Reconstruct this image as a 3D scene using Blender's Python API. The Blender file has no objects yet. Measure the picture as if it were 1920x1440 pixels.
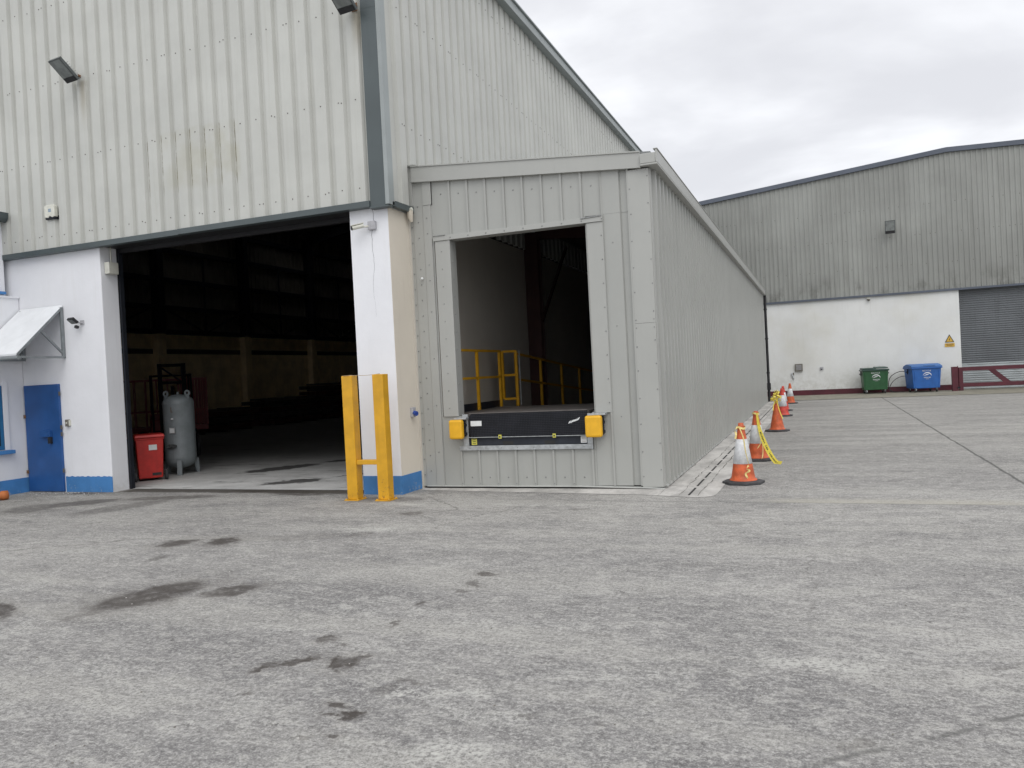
import bpy, math, random
from mathutils import Vector, Matrix, Euler
random.seed(7)
PI = math.pi
R = math.radians
scn = bpy.context.scene
COL = scn.collection

# ------------------------------------------------------------------ node helper
class NT:
    def __init__(s, tree):
        s.t = tree; s.n = tree.nodes; s.l = tree.links
    def put(s, sock, v):
        if isinstance(v, bpy.types.NodeSocket): s.l.new(v, sock)
        elif v is not None:
            if isinstance(v, (tuple, list)) and sock.type == 'RGBA' and len(v) == 3: v = (*v, 1)
            sock.default_value = v
    def coord(s, kind='Object'):
        return s.n.new('ShaderNodeTexCoord').outputs[kind]
    def mapping(s, v, loc=(0, 0, 0), rot=(0, 0, 0), sc=(1, 1, 1), kind='POINT'):
        m = s.n.new('ShaderNodeMapping'); m.vector_type = kind
        s.put(m.inputs['Vector'], v); m.inputs['Location'].default_value = loc
        m.inputs['Rotation'].default_value = rot; m.inputs['Scale'].default_value = sc
        return m.outputs[0]
    def noise(s, v, scale, detail=4, rough=.55, dist=0.):
        m = s.n.new('ShaderNodeTexNoise'); s.put(m.inputs['Vector'], v)
        m.inputs['Scale'].default_value = scale; m.inputs['Detail'].default_value = detail
        m.inputs['Roughness'].default_value = rough; m.inputs['Distortion'].default_value = dist
        return m.outputs[0]
    def voro(s, v, scale, out='Distance'):
        m = s.n.new('ShaderNodeTexVoronoi'); s.put(m.inputs['Vector'], v)
        m.inputs['Scale'].default_value = scale
        return m.outputs[out]
    def m(s, op, a, b=None, c=None, clamp=False):
        n = s.n.new('ShaderNodeMath'); n.operation = op; n.use_clamp = clamp
        s.put(n.inputs[0], a)
        if b is not None: s.put(n.inputs[1], b)
        if c is not None: s.put(n.inputs[2], c)
        return n.outputs[0]
    def vm(s, op, a, b=None):
        n = s.n.new('ShaderNodeVectorMath'); n.operation = op
        s.put(n.inputs[0], a)
        if b is not None: s.put(n.inputs[1], b)
        return n.outputs['Value'] if op in ('LENGTH', 'DOT_PRODUCT') else n.outputs[0]
    def sep(s, v):
        n = s.n.new('ShaderNodeSeparateXYZ'); s.put(n.inputs[0], v); return n.outputs
    def smooth(s, v, a, b, o0=0., o1=1.):
        n = s.n.new('ShaderNodeMapRange'); n.interpolation_type = 'SMOOTHSTEP'
        s.put(n.inputs[0], v)
        for i, x in enumerate((a, b, o0, o1)): n.inputs[i + 1].default_value = x
        return n.outputs[0]
    def mix(s, f, a, b, blend='MIX'):
        n = s.n.new('ShaderNodeMix'); n.data_type = 'RGBA'; n.blend_type = blend
        s.put(n.inputs[0], f); s.put(n.inputs[6], a); s.put(n.inputs[7], b)
        return n.outputs[2]
    def bump(s, h, strength=.3, dist=.01):
        n = s.n.new('ShaderNodeBump'); s.put(n.inputs['Height'], h)
        n.inputs['Strength'].default_value = strength; n.inputs['Distance'].default_value = dist
        return n.outputs[0]

def newmat(name):
    m = bpy.data.materials.new(name); m.use_nodes = True
    return m, NT(m.node_tree), m.node_tree.nodes['Principled BSDF']

def mul(c, k): return tuple(min(1, x * k) for x in c)

def pmat(name, col, rough=.6, var=.12, scale=3., metal=0., bump=0., bscale=80., streak=0., spec=.5):
    """painted / plain surface with uneven tone, optional vertical dirt streaks"""
    m, N, b = newmat(name)
    v = N.coord()
    n1 = N.noise(v, scale, 5, .6)
    c = N.mix(N.smooth(n1, .3, .7), mul(col, 1 - var), mul(col, 1 + var))
    if streak:
        sv = N.mapping(v, sc=(9, 9, .35))
        n2 = N.noise(sv, 1.3, 5, .65)
        c = N.mix(N.m('MULTIPLY', N.smooth(n2, .5, .78), streak), c, mul(col, .45))
    b.inputs['Base Color'].default_value = (*col, 1)
    N.put(b.inputs['Base Color'], c)
    nr = N.noise(v, scale * 4, 3)
    N.put(b.inputs['Roughness'], N.m('ADD', N.m('MULTIPLY', nr, .2), rough - .1, clamp=True))
    b.inputs['Metallic'].default_value = metal
    b.inputs['Specular IOR Level'].default_value = spec
    if bump:
        N.put(b.inputs['Normal'], N.bump(N.noise(v, bscale, 5, .6), bump, .01))
    return m

# ------------------------------------------------------------------ mesh builder
class MB:
    def __init__(s): s.v = []; s.f = []; s.mi = []; s.sm = []
    def add(s, vs, fs, mi=0, smooth=False):
        o = len(s.v); s.v += [tuple(p) for p in vs]
        for f in fs:
            s.f.append([i + o for i in f]); s.mi.append(mi); s.sm.append(smooth)
        return s
    def box(s, a, b, mi=0, M=None):
        x0, y0, z0 = a; x1, y1, z1 = b
        vs = [(x0, y0, z0), (x1, y0, z0), (x1, y1, z0), (x0, y1, z0), (x0, y0, z1), (x1, y0, z1), (x1, y1, z1), (x0, y1, z1)]
        if M: vs = [M @ Vector(p) for p in vs]
        return s.add(vs, [(0, 3, 2, 1), (4, 5, 6, 7), (0, 1, 5, 4), (1, 2, 6, 5), (2, 3, 7, 6), (3, 0, 4, 7)], mi)
    def cbox(s, c, d, mi=0, rot=None):
        M = Matrix.Translation(c)
        if rot: M = M @ Euler(rot).to_matrix().to_4x4()
        return s.box((-d[0] / 2, -d[1] / 2, -d[2] / 2), (d[0] / 2, d[1] / 2, d[2] / 2), mi, M)
    def beam(s, p, q, w, h, mi=0, up=(0, 0, 1)):
        p = Vector(p); q = Vector(q); d = (q - p); L = d.length; d.normalize()
        u = Vector(up)
        if abs(d.dot(u)) > .98: u = Vector((0, 1, 0))
        r = d.cross(u).normalized(); u = r.cross(d)
        M = Matrix(((r.x, d.x, u.x, p.x), (r.y, d.y, u.y, p.y), (r.z, d.z, u.z, p.z), (0, 0, 0, 1)))
        return s.box((-w / 2, 0, -h / 2), (w / 2, L, h / 2), mi, M)
    def tube(s, pts, r, n=10, mi=0, cap=True):
        pts = [Vector(p) for p in pts]; rings = []
        rr = r if isinstance(r, (list, tuple)) else [r] * len(pts)
        vs = []; fs = []
        prev = None
        for i, p in enumerate(pts):
            d = (pts[min(i + 1, len(pts) - 1)] - pts[max(i - 1, 0)]).normalized()
            if prev is None:
                a = Vector((0, 0, 1)) if abs(d.z) < .9 else Vector((1, 0, 0))
                prev = d.cross(a).normalized()
            prev = (prev - d * prev.dot(d)).normalized()
            w = d.cross(prev)
            for k in range(n):
                t = 2 * PI * k / n
                vs.append(p + (prev * math.cos(t) + w * math.sin(t)) * rr[i])
        for i in range(len(pts) - 1):
            for k in range(n):
                fs.append((i * n + k, i * n + (k + 1) % n, (i + 1) * n + (k + 1) % n, (i + 1) * n + k))
        s.add(vs, fs, mi, True)
        if cap:
            s.add(vs[:n], [tuple(range(n))[::-1]], mi); s.add(vs[-n:], [tuple(range(n))], mi)
        return s
    def lathe(s, prof, n=24, c=(0, 0, 0), mi=0, M=None, smooth=True, mis=None):
        vs = []
        for r, z in prof:
            for k in range(n):
                t = 2 * PI * k / n
                vs.append((c[0] + r * math.cos(t), c[1] + r * math.sin(t), c[2] + z))
        if M: vs = [M @ Vector(p) for p in vs]
        for i in range(len(prof) - 1):
            fs = [(i * n + k, i * n + (k + 1) % n, (i + 1) * n + (k + 1) % n, (i + 1) * n + k) for k in range(n)]
            o = len(s.v) if i == 0 else o
            if i == 0: s.v += [tuple(p) for p in vs]
            for f in fs:
                s.f.append([q + o for q in f]); s.mi.append(mis[i] if mis else mi); s.sm.append(smooth)
        return s
    def quad(s, a, b, c, d, mi=0): return s.add([a, b, c, d], [(0, 1, 2, 3)], mi)
    def poly(s, pts, mi=0): return s.add(pts, [tuple(range(len(pts)))], mi)
    def prism(s, pts, vec, mi=0):
        n = len(pts); vec = Vector(vec)
        q = [Vector(p) + vec for p in pts]
        s.add(list(pts) + q, [tuple(range(n))[::-1], tuple(range(n, 2 * n))] +
              [(i, (i + 1) % n, n + (i + 1) % n, n + i) for i in range(n)], mi)
        return s
    def build(s, name, mats, parent=None, bevel=0., loc=None, solid=0.):
        me = bpy.data.meshes.new(name)
        me.from_pydata(s.v, [], s.f)
        if not isinstance(mats, (list, tuple)): mats = [mats]
        for m in mats: me.materials.append(m)
        me.polygons.foreach_set('material_index', s.mi)
        me.polygons.foreach_set('use_smooth', s.sm)
        me.update()
        o = bpy.data.objects.new(name, me); COL.objects.link(o)
        if loc: o.location = loc
        if parent: o.parent = parent
        if solid:
            so = o.modifiers.new('s', 'SOLIDIFY'); so.thickness = solid; so.offset = 0
        if bevel:
            bv = o.modifiers.new('b', 'BEVEL'); bv.width = bevel; bv.segments = 2; bv.limit_method = 'ANGLE'
            bv.angle_limit = R(40)
        return o

def tag(o, label=None, cat=None, group=None, kind=None):
    if label: o['label'] = label
    if cat: o['category'] = cat
    if group: o['group'] = group
    if kind: o['kind'] = kind
    return o
def thing(name, label, cat, loc=(0, 0, 0), rotz=0, group=None):
    o = bpy.data.objects.new(name, None); COL.objects.link(o)
    o.location = loc; o.rotation_euler = (0, 0, rotz); o.empty_display_size = .2
    return tag(o, label, cat, group)
def dup(root, loc, rotz, label, group):
    r = root.copy(); COL.objects.link(r); r.location = loc; r.rotation_euler = (0, 0, rotz)
    r['label'] = label; r['group'] = group
    for ch in list(root.children):
        c = ch.copy(); COL.objects.link(c); c.parent = r
        for g in ch.children:
            d = g.copy(); COL.objects.link(d); d.parent = c
    return r
def text_mesh(name, txt, size, mat, parent, M, depth=.001):
    cu = bpy.data.curves.new(name, 'FONT'); cu.body = txt; cu.size = size
    cu.align_x = 'CENTER'; cu.extrude = depth; cu.resolution_u = 2
    t = bpy.data.objects.new(name + '_tmp', cu); COL.objects.link(t)
    dg = bpy.context.evaluated_depsgraph_get()
    me = bpy.data.meshes.new_from_object(t.evaluated_get(dg))
    bpy.data.objects.remove(t)
    me.transform(M); me.materials.clear(); me.materials.append(mat)
    o = bpy.data.objects.new(name, me); COL.objects.link(o); o.parent = parent
    return o

# trapezoid rib profile
def ribs(a0, a1, pitch, phase, h, wt, wb, flute=0.):
    pr = [(a0, 0)]
    k = math.ceil((a0 - phase) / pitch)
    while phase + k * pitch + wb / 2 < a1:
        c = phase + k * pitch
        if c - wb / 2 > a0:
            pr += [(c - wb / 2, 0), (c - wt / 2, h), (c + wt / 2, h), (c + wb / 2, 0)]
        if flute:
            for q in (1 / 3, 2 / 3):
                d = c + pitch * q
                if a0 + .03 < d < a1 - .03:
                    pr += [(d - .012, 0), (d, flute), (d + .012, 0)]
        k += 1
    pr.append((a1, 0))
    return pr
def sheet(mb, axis, plane, sgn, prof, z0, z1, mi=0):
    z0f = z0 if callable(z0) else (lambda a: z0)
    z1f = z1 if callable(z1) else (lambda a: z1)
    vs = []
    for a, h in prof:
        p = plane + sgn * h
        for z in (z0f(a), z1f(a)):
            vs.append((a, p, z) if axis == 'x' else (p, a, z))
    n = len(prof)
    mb.add(vs, [(2 * i, 2 * i + 2, 2 * i + 3, 2 * i + 1) for i in range(n - 1)], mi)
def screw(mb, axis, plane, sgn, a, z, r=.009, d=.006, mi=1):
    vs = []
    for lev, rr in ((0, r), (d, r * .7)):
        for k in range(6):
            t = k * PI / 3; u = a + rr * math.cos(t); w = z + rr * math.sin(t); p = plane + sgn * lev
            vs.append((u, p, w) if axis == 'x' else (p, u, w))
    mb.add(vs, [(k, (k + 1) % 6, 6 + (k + 1) % 6, 6 + k) for k in range(6)] + [tuple(range(6, 12))], mi)

# ------------------------------------------------------------------ materials
def cladding_mat():
    m, N, b = newmat('weathered_offwhite_cladding')
    v = N.coord(); x, y, z = N.sep(v)[:3]
    base = (.505, .512, .482)
    n1 = N.noise(v, .9, 5, .6)
    c = N.mix(N.smooth(n1, .3, .7), mul(base, .93), mul(base, 1.05))
    st = N.noise(N.mapping(v, sc=(14, 14, .3)), 1.2, 6, .7)
    c = N.mix(N.m('MULTIPLY', N.smooth(st, .48, .75), .30), c, (.37, .37, .32))
    # rust and algae runs under the old sign fixings: at ribs x=-10.07+.2955k, z 4.9..5.85, only on the front face
    u = N.m('DIVIDE', N.m('ADD', x, 10.055), .2955)
    fr = N.m('ABSOLUTE', N.m('SUBTRACT', u, N.m('ROUND', u)))
    wob = N.noise(N.mapping(v, sc=(30, 1, 5)), 1, 4, .8)
    line = N.m('SUBTRACT', 1, N.smooth(N.m('ADD', fr, N.m('MULTIPLY', wob,   .08)), .050, .085))
    xr = N.m('MULTIPLY', N.smooth(x, -10.2, -10.1), N.m('SUBTRACT', 1, N.smooth(x, -8.22, -8.12)))
    zr = N.m('MULTIPLY', N.smooth(z, 4.80, 5.0), N.m('SUBTRACT', 1, N.smooth(z, 5.80, 5.86)))
    front = N.m('LESS_THAN', y, 9.97)
    zone = N.m('MULTIPLY', N.m('MULTIPLY', xr, zr), front)
    run = N.m('MULTIPLY', N.m('MULTIPLY', line, zone), N.smooth(N.noise(N.mapping(v, sc=(20, 1, 5)), 1, 5, .8), .38, .56))
    c = N.mix(N.m('MULTIPLY', run, .8), c, (.12, .10, .055))
    haze = N.m('MULTIPLY', N.m('MULTIPLY', zone, N.smooth(x, -10.3, -9.0)), N.smooth(N.noise(v, 2.5, 4), .35, .65))
    c = N.mix(N.m('MULTIPLY', haze, .30), c, (.36, .34, .23))
    # drips below the two floodlights
    for cx, z1, L in ((-11.36, 6.95, .9), (-5.98, 6.98, .7)):
        dx = N.m('ABSOLUTE', N.m('SUBTRACT', x, cx))
        d = N.m('MULTIPLY', N.m('SUBTRACT', 1, N.smooth(N.m('ADD', dx, N.m('MULTIPLY', wob, .05)), .03, .14)),
                N.m('MULTIPLY', N.smooth(z, z1 - L, z1 - .1), N.m('SUBTRACT', 1, N.smooth(z, z1, z1 + .06))))
        c = N.mix(N.m('MULTIPLY', N.m('MULTIPLY', d, front), .55), c, (.25, .21, .13))
    N.put(b.inputs['Base Color'], c)
    b.inputs['Roughness'].default_value = .5
    b.inputs['Specular IOR Level'].default_value = .35
    return m
def far_clad_mat():
    m, N, b = newmat('grimy_grey_cladding')
    v = N.coord(); x, y, z = N.sep(v)[:3]
    base = (.300, .308, .290)
    c = N.mix(N.smooth(N.noise(v, .35, 5, .6), .3, .7), mul(base, .86), mul(base, 1.08))
    st = N.noise(N.mapping(v, sc=(6, 6, .22)), 1.1, 6, .72)
    c = N.mix(N.m('MULTIPLY', N.smooth(st, .45, .75), .38), c, (.14, .14, .125))
    # each sheet has a slightly different tone
    sh = N.noise(N.m('ROUND', N.m('DIVIDE', x, .6)), .9, 0)
    wn = N.n.new('ShaderNodeTexWhiteNoise'); wn.noise_dimensions = '1D'
    N.put(wn.inputs['W'], N.m('FLOOR', N.m('DIVIDE', x, 1.0)))
    c = N.mix(N.m('MULTIPLY', wn.outputs[0], .16), c, (.17, .17, .16))
    low = N.m('MULTIPLY', N.m('SUBTRACT', 1, N.smooth(z, 4.4, 5.6)), N.smooth(N.noise(N.mapping(v, sc=(1, 1, .6)), 1.2, 6, .7), .48, .68))
    c = N.mix(N.m('MULTIPLY', low, .55), c, (.07, .07, .06))
    N.put(b.inputs['Base Color'], c); b.inputs['Roughness'].default_value = .65
    return m
def render_mat(name, col, dirt=(.42, .40, .34), low=.35, amt=.5, yel=0.):
    m, N, b = newmat(name)
    v = N.coord(); x, y, z = N.sep(v)[:3]
    c = N.mix(N.smooth(N.noise(v, .8, 6, .6), .3, .72), mul(col, .95), mul(col, 1.03))
    st = N.noise(N.mapping(v, sc=(5, 5, .5)), 1.3, 6, .7)
    c = N.mix(N.m('MULTIPLY', N.smooth(st, .5, .8), amt * .35), c, dirt)
    lo = N.m('MULTIPLY', N.m('SUBTRACT', 1, N.smooth(z, .05, low)), N.smooth(N.noise(v, 5, 6, .7), .35, .65))
    c = N.mix(N.m('MULTIPLY', lo, amt), c, dirt)
    if yel:
        c = N.mix(N.m('MULTIPLY', N.smooth(N.noise(v, .5, 4), .45, .75), yel), c, (.48, .45, .33))
    N.put(b.inputs['Base Color'], c)
    b.inputs['Roughness'].default_value = .85; b.inputs['Specular IOR Level'].default_value = .2
    h = N.m('ADD', N.noise(v, 9, 4, .6), N.m('MULTIPLY', N.noise(v, 120, 3), .25))
    N.put(b.inputs['Normal'], N.bump(h, .25, .012))
    return m

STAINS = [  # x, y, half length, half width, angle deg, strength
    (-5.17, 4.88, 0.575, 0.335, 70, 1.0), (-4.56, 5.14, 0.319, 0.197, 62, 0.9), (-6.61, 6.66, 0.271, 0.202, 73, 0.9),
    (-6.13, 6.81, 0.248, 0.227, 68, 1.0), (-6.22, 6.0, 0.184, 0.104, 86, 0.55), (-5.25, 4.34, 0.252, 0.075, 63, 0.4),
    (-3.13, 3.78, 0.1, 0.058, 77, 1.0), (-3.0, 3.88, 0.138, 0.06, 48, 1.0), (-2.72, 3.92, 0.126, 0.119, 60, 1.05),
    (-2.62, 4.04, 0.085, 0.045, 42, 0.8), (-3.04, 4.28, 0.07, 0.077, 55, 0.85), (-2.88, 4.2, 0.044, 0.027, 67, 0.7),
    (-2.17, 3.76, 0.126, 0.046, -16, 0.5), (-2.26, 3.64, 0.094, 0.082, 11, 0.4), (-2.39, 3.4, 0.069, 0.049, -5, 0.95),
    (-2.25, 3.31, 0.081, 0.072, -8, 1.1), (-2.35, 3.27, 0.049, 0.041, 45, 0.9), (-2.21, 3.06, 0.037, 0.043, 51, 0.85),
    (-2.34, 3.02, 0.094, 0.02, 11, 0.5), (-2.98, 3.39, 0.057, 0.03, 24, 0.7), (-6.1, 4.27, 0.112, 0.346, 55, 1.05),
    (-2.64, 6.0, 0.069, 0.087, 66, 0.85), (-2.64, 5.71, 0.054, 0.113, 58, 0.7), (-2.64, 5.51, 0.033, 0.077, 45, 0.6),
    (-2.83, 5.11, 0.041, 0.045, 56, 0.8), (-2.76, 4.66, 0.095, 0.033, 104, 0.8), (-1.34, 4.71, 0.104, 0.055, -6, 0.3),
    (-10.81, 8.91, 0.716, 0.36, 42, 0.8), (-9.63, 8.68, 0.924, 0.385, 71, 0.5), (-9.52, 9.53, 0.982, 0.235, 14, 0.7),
    (-8.12, 10.23, 1.11, 0.119, -1, 0.9), (-7.48, 10.0, 0.673, 0.167, -2, 0.8), (-5.74, 9.56, 0.737, 0.27, 8, 0.55),  # last entry: barrier-foot grime, also painted as its contact shadow
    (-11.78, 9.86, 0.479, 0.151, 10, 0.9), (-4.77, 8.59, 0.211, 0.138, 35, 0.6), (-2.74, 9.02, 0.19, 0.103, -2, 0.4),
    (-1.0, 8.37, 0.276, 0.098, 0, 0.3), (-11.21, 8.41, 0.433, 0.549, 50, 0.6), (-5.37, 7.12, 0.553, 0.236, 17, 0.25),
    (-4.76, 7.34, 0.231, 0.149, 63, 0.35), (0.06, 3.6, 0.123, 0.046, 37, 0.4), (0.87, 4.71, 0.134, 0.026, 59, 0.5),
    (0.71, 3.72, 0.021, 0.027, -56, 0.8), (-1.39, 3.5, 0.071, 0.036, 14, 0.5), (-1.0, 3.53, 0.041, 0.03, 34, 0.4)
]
def ground_mat():
    m, N, b = newmat('weathered_concrete_yard')
    v = N.coord(); x, y, z = N.sep(v)[:3]
    warp = N.n.new('ShaderNodeTexNoise'); warp.inputs['Scale'].default_value = 3.2; warp.inputs['Detail'].default_value = 6
    warp.inputs['Roughness'].default_value = .7
    N.put(warp.inputs['Vector'], v)
    warp2 = N.n.new('ShaderNodeTexNoise'); warp2.inputs['Scale'].default_value = 17; warp2.inputs['Detail'].default_value = 4
    N.put(warp2.inputs['Vector'], v)
    wv = N.vm('ADD', v, N.vm('MULTIPLY', N.vm('SUBTRACT', warp.outputs['Color'], (.5, .5, .5)), (.36, .36, 0)))
    wv = N.vm('ADD', wv, N.vm('MULTIPLY', N.vm('SUBTRACT', warp2.outputs['Color'], (.5, .5, .5)), (.10, .10, 0)))
    big = N.noise(v, .28, 5, .6)
    mid = N.noise(N.mapping(v, rot=(0, 0, R(-16)), sc=(.8, 1.5, 1)), 1.0, 7, .68)
    mid2 = N.noise(v, 4.5, 6, .7)
    brs = N.noise(N.mapping(v, rot=(0, 0, R(14)), sc=(14, 30, 1)), 1., 6, .8)
    fine = N.noise(v, 38, 5, .75)
    spk = N.noise(v, 110, 3, .7)
    dark = (.150, .146, .146); lite = (.342, .333, .317)
    t = N.m('ADD', N.m('MULTIPLY', big, .38), N.m('MULTIPLY', mid, .38))
    t = N.m('ADD', t, N.m('MULTIPLY', mid2, .24))
    c = N.mix(N.smooth(t, .36, .64), dark, lite)
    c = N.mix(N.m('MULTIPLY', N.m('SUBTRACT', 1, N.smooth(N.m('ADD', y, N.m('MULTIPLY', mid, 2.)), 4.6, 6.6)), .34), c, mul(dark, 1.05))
    # brownish dust over the far half, browner by the left wall
    far = N.smooth(y, 5., 20.)
    c = N.mix(N.m('MULTIPLY', far, .55), c, N.mix(N.smooth(mid, .35, .65), (.185, .178, .160), (.262, .252, .228)))
    lf = N.m('MULTIPLY', N.m('SUBTRACT', 1, N.smooth(x, -12.3, -10.2)), N.smooth(y, 6.8, 8.4))
    c = N.mix(N.m('MULTIPLY', lf, .75), c, N.mix(mid2, (.15, .14, .115), (.27, .26, .225)))
    # worn smoother, lighter band in front of the buildings
    band = N.m('MULTIPLY', N.smooth(y, 6.6, 8.6), N.m('SUBTRACT', 1, N.smooth(y, 9.6, 10.4)))
    c = N.mix(N.m('MULTIPLY', band, N.m('MULTIPLY', N.smooth(mid, .35, .6), .55)), c, (.36, .35, .325))
    # pale laitance flakes
    wp = N.noise(N.mapping(wv, rot=(0, 0, R(-10)), sc=(1, 1.8, 1)), 1.05, 7, .74)
    near = N.m('SUBTRACT', 1, N.smooth(y, 4.5, 8.))
    fl = N.m('MULTIPLY', N.smooth(wp, .50, .66), N.smooth(N.noise(v, 30, 5, .8), .40, .60))
    c = N.mix(N.m('MULTIPLY', fl, N.m('ADD', N.m('MULTIPLY', near, .45), .30)), c, (.50, .495, .465))
    blot = N.noise(N.mapping(v, rot=(0, 0, R(20)), sc=(.8, 1.35, 1)), 8.5, 5, .72)
    c = N.mix(N.m('MULTIPLY', N.smooth(blot, .51, .60), .42), c, (.47, .46, .425))
    c = N.mix(N.m('MULTIPLY', N.m('SUBTRACT', 1, N.smooth(blot, .40, .49)), .32), c, (.105, .100, .096))
    sweep = N.noise(N.mapping(wv, rot=(0, 0, R(-52)), sc=(.22, 1.5, 1)), 1.1, 5, .6)
    c = N.mix(N.m('MULTIPLY', N.smooth(sweep, .48, .64), .38), c, (.42, .41, .375))
    c = N.mix(N.m('MULTIPLY', N.m('SUBTRACT', 1, N.smooth(sweep, .34, .46)), .28), c, (.15, .145, .14))
    # brushed streaks and aggregate speckle
    c = N.mix(N.m('MULTIPLY', N.smooth(brs, .46, .66), .30), c, (.46, .45, .43))
    c = N.mix(N.m('MULTIPLY', N.m('SUBTRACT', 1, N.smooth(brs, .34, .5)), .22), c, (.115, .11, .105))
    c = N.mix(N.m('MULTIPLY', N.smooth(fine, .52, .60), .46), c, (.52, .51, .485))
    c = N.mix(N.m('MULTIPLY', N.m('SUBTRACT', 1, N.smooth(fine, .40, .48)), .44), c, (.066, .062, .060))
    c = N.mix(N.m('MULTIPLY', N.m('SUBTRACT', 1, N.smooth(spk, .38, .46)), .44), c, (.08, .08, .085))
    c = N.mix(N.m('MULTIPLY', N.smooth(spk, .55, .63), .44), c, (.50, .49, .47))
    # scattered dark pits
    pit = N.m('SUBTRACT', 1, N.smooth(N.m('ADD', N.voro(wv, 3.6), N.m('MULTIPLY', N.noise(v, 25, 3), .05)), .062, .09))
    c = N.mix(N.m('MULTIPLY', pit, .68), c, (.085, .08, .078))
    # white scuffs
    for (sx, sy, a, w, ang) in ((-8.4, 6.35, .35, .11, 5), (-2.05, 3.64, .30, .10, 10), (-2.1, 3.62, .16, .07, 10), (-1.75, 3.70, .22, .06, 5), (-.1, 4.5, .5, .15, 0), (-4.7, 7.6, .8, .2, 5), (-3.2, 9.3, 1.3, .12, 0), (-5.2, 9.2, .6, .15, 0), (-1.6, 3.1, .3, .2, 0)):
        mp = N.mapping(wv, loc=(sx, sy, 0), rot=(0, 0, R(ang)), sc=(a, w, 1), kind='TEXTURE')
        L = N.m('SUBTRACT', 1, N.vm('LENGTH', N.vm('MULTIPLY', mp, (1, 1, 0))))
        k = N.m('MULTIPLY', N.smooth(L, -.1, 1.), N.smooth(N.m('ADD', N.m('MULTIPLY', fine, .5), N.m('MULTIPLY', mid2, .5)), .44, .56))
        c = N.mix(N.m('MULTIPLY', k, .6), c, (.53, .525, .49))
    # oil and damp stains, plus grime doubling as contact shadow at the barrier foot
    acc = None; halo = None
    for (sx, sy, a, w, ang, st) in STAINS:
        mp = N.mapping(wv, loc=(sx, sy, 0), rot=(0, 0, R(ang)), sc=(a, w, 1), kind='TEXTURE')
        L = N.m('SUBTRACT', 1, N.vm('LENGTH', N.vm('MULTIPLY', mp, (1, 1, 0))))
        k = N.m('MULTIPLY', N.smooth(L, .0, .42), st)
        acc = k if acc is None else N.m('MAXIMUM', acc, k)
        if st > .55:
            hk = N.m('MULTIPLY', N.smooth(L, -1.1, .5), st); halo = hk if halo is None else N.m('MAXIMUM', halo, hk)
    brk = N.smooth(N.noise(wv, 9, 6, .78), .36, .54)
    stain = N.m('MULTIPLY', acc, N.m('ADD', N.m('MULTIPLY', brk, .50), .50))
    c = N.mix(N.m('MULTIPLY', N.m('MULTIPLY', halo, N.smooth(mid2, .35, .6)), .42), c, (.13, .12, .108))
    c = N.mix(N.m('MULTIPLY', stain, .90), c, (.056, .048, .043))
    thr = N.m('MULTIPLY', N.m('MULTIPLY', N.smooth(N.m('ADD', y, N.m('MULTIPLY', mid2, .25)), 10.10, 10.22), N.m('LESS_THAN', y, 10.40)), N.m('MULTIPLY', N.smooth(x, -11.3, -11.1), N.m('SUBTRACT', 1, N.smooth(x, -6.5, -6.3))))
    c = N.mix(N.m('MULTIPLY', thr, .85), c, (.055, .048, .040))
    # slab joints : one across (y = 9.65), one running away (x = 2.28)
    wob = N.m('MULTIPLY', N.m('SUBTRACT', N.noise(v, 1.6, 4, .7), .5), .10)
    j1 = N.m('MULTIPLY', N.m('SUBTRACT', 1, N.smooth(N.m('ABSOLUTE', N.m('SUBTRACT', y, N.m('ADD', 9.66, N.m('MULTIPLY', wob, .3)))), .012, .03)), N.smooth(x, -3.4, -2.6))
    j2 = N.m('MULTIPLY', N.m('SUBTRACT', 1, N.smooth(N.m('ABSOLUTE', N.m('SUBTRACT', x, N.m('ADD', 2.28, wob))), .010, .030)), N.smooth(y, 8.5, 9.6))
    j3 = N.m('SUBTRACT', 1, N.smooth(N.m('ABSOLUTE', N.m('SUBTRACT', N.m('ADD', N.m('MULTIPLY', x, .8), N.m('MULTIPLY', y, -1.)), N.m('ADD', -3.45, N.m('MULTIPLY', wob, 1.5)))), .006, .035))
    j3 = N.m('MULTIPLY', N.m('MULTIPLY', j3, N.smooth(mid2, .40, .52)), N.m('MULTIPLY', N.smooth(x, -.6, .2), N.m('SUBTRACT', 1, N.smooth(x, 1.0, 1.8))))
    c = N.mix(N.m('MULTIPLY', j1, .5), c, (.10, .10, .095))
    c = N.mix(N.m('MULTIPLY', j2, .75), c, (.07, .07, .065))
    c = N.mix(N.m('MULTIPLY', j3, .6), c, (.08, .08, .075))
    ck = N.n.new('ShaderNodeTexVoronoi'); ck.feature = 'DISTANCE_TO_EDGE'; ck.inputs['Scale'].default_value = .42
    N.put(ck.inputs['Vector'], wv)
    hair = N.m('MULTIPLY', N.m('SUBTRACT', 1, N.smooth(ck.outputs[0], .0015, .006)), N.smooth(big, .50, .60))
    c = N.mix(N.m('MULTIPLY', hair, .55), c, (.09, .085, .08))
    sand = N.m('MULTIPLY', N.m('MULTIPLY', N.smooth(y, 9.64, 9.68), N.m('SUBTRACT', 1, N.smooth(y, 9.75, 10.1))), N.m('MULTIPLY', N.smooth(x, -1., -.2), N.m('SUBTRACT', 1, N.smooth(x, 1.6, 2.4))))
    c = N.mix(N.m('MULTIPLY', sand, .5), c, (.38, .36, .30))
    N.put(b.inputs['Base Color'], c)
    N.put(b.inputs['Roughness'], N.m('SUBTRACT', .9, N.m('MULTIPLY', stain, .28)))
    b.inputs['Specular IOR Level'].default_value = .3
    h = N.m('ADD', N.m('MULTIPLY', fine, .8), N.m('ADD', N.m('MULTIPLY', spk, .35), N.m('MULTIPLY', brs, .6)))
    h = N.m('SUBTRACT', h, N.m('MULTIPLY', N.m('MAXIMUM', j2, pit), 1.2))
    N.put(b.inputs['Normal'], N.bump(h, .55, .012))
    return m
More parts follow.
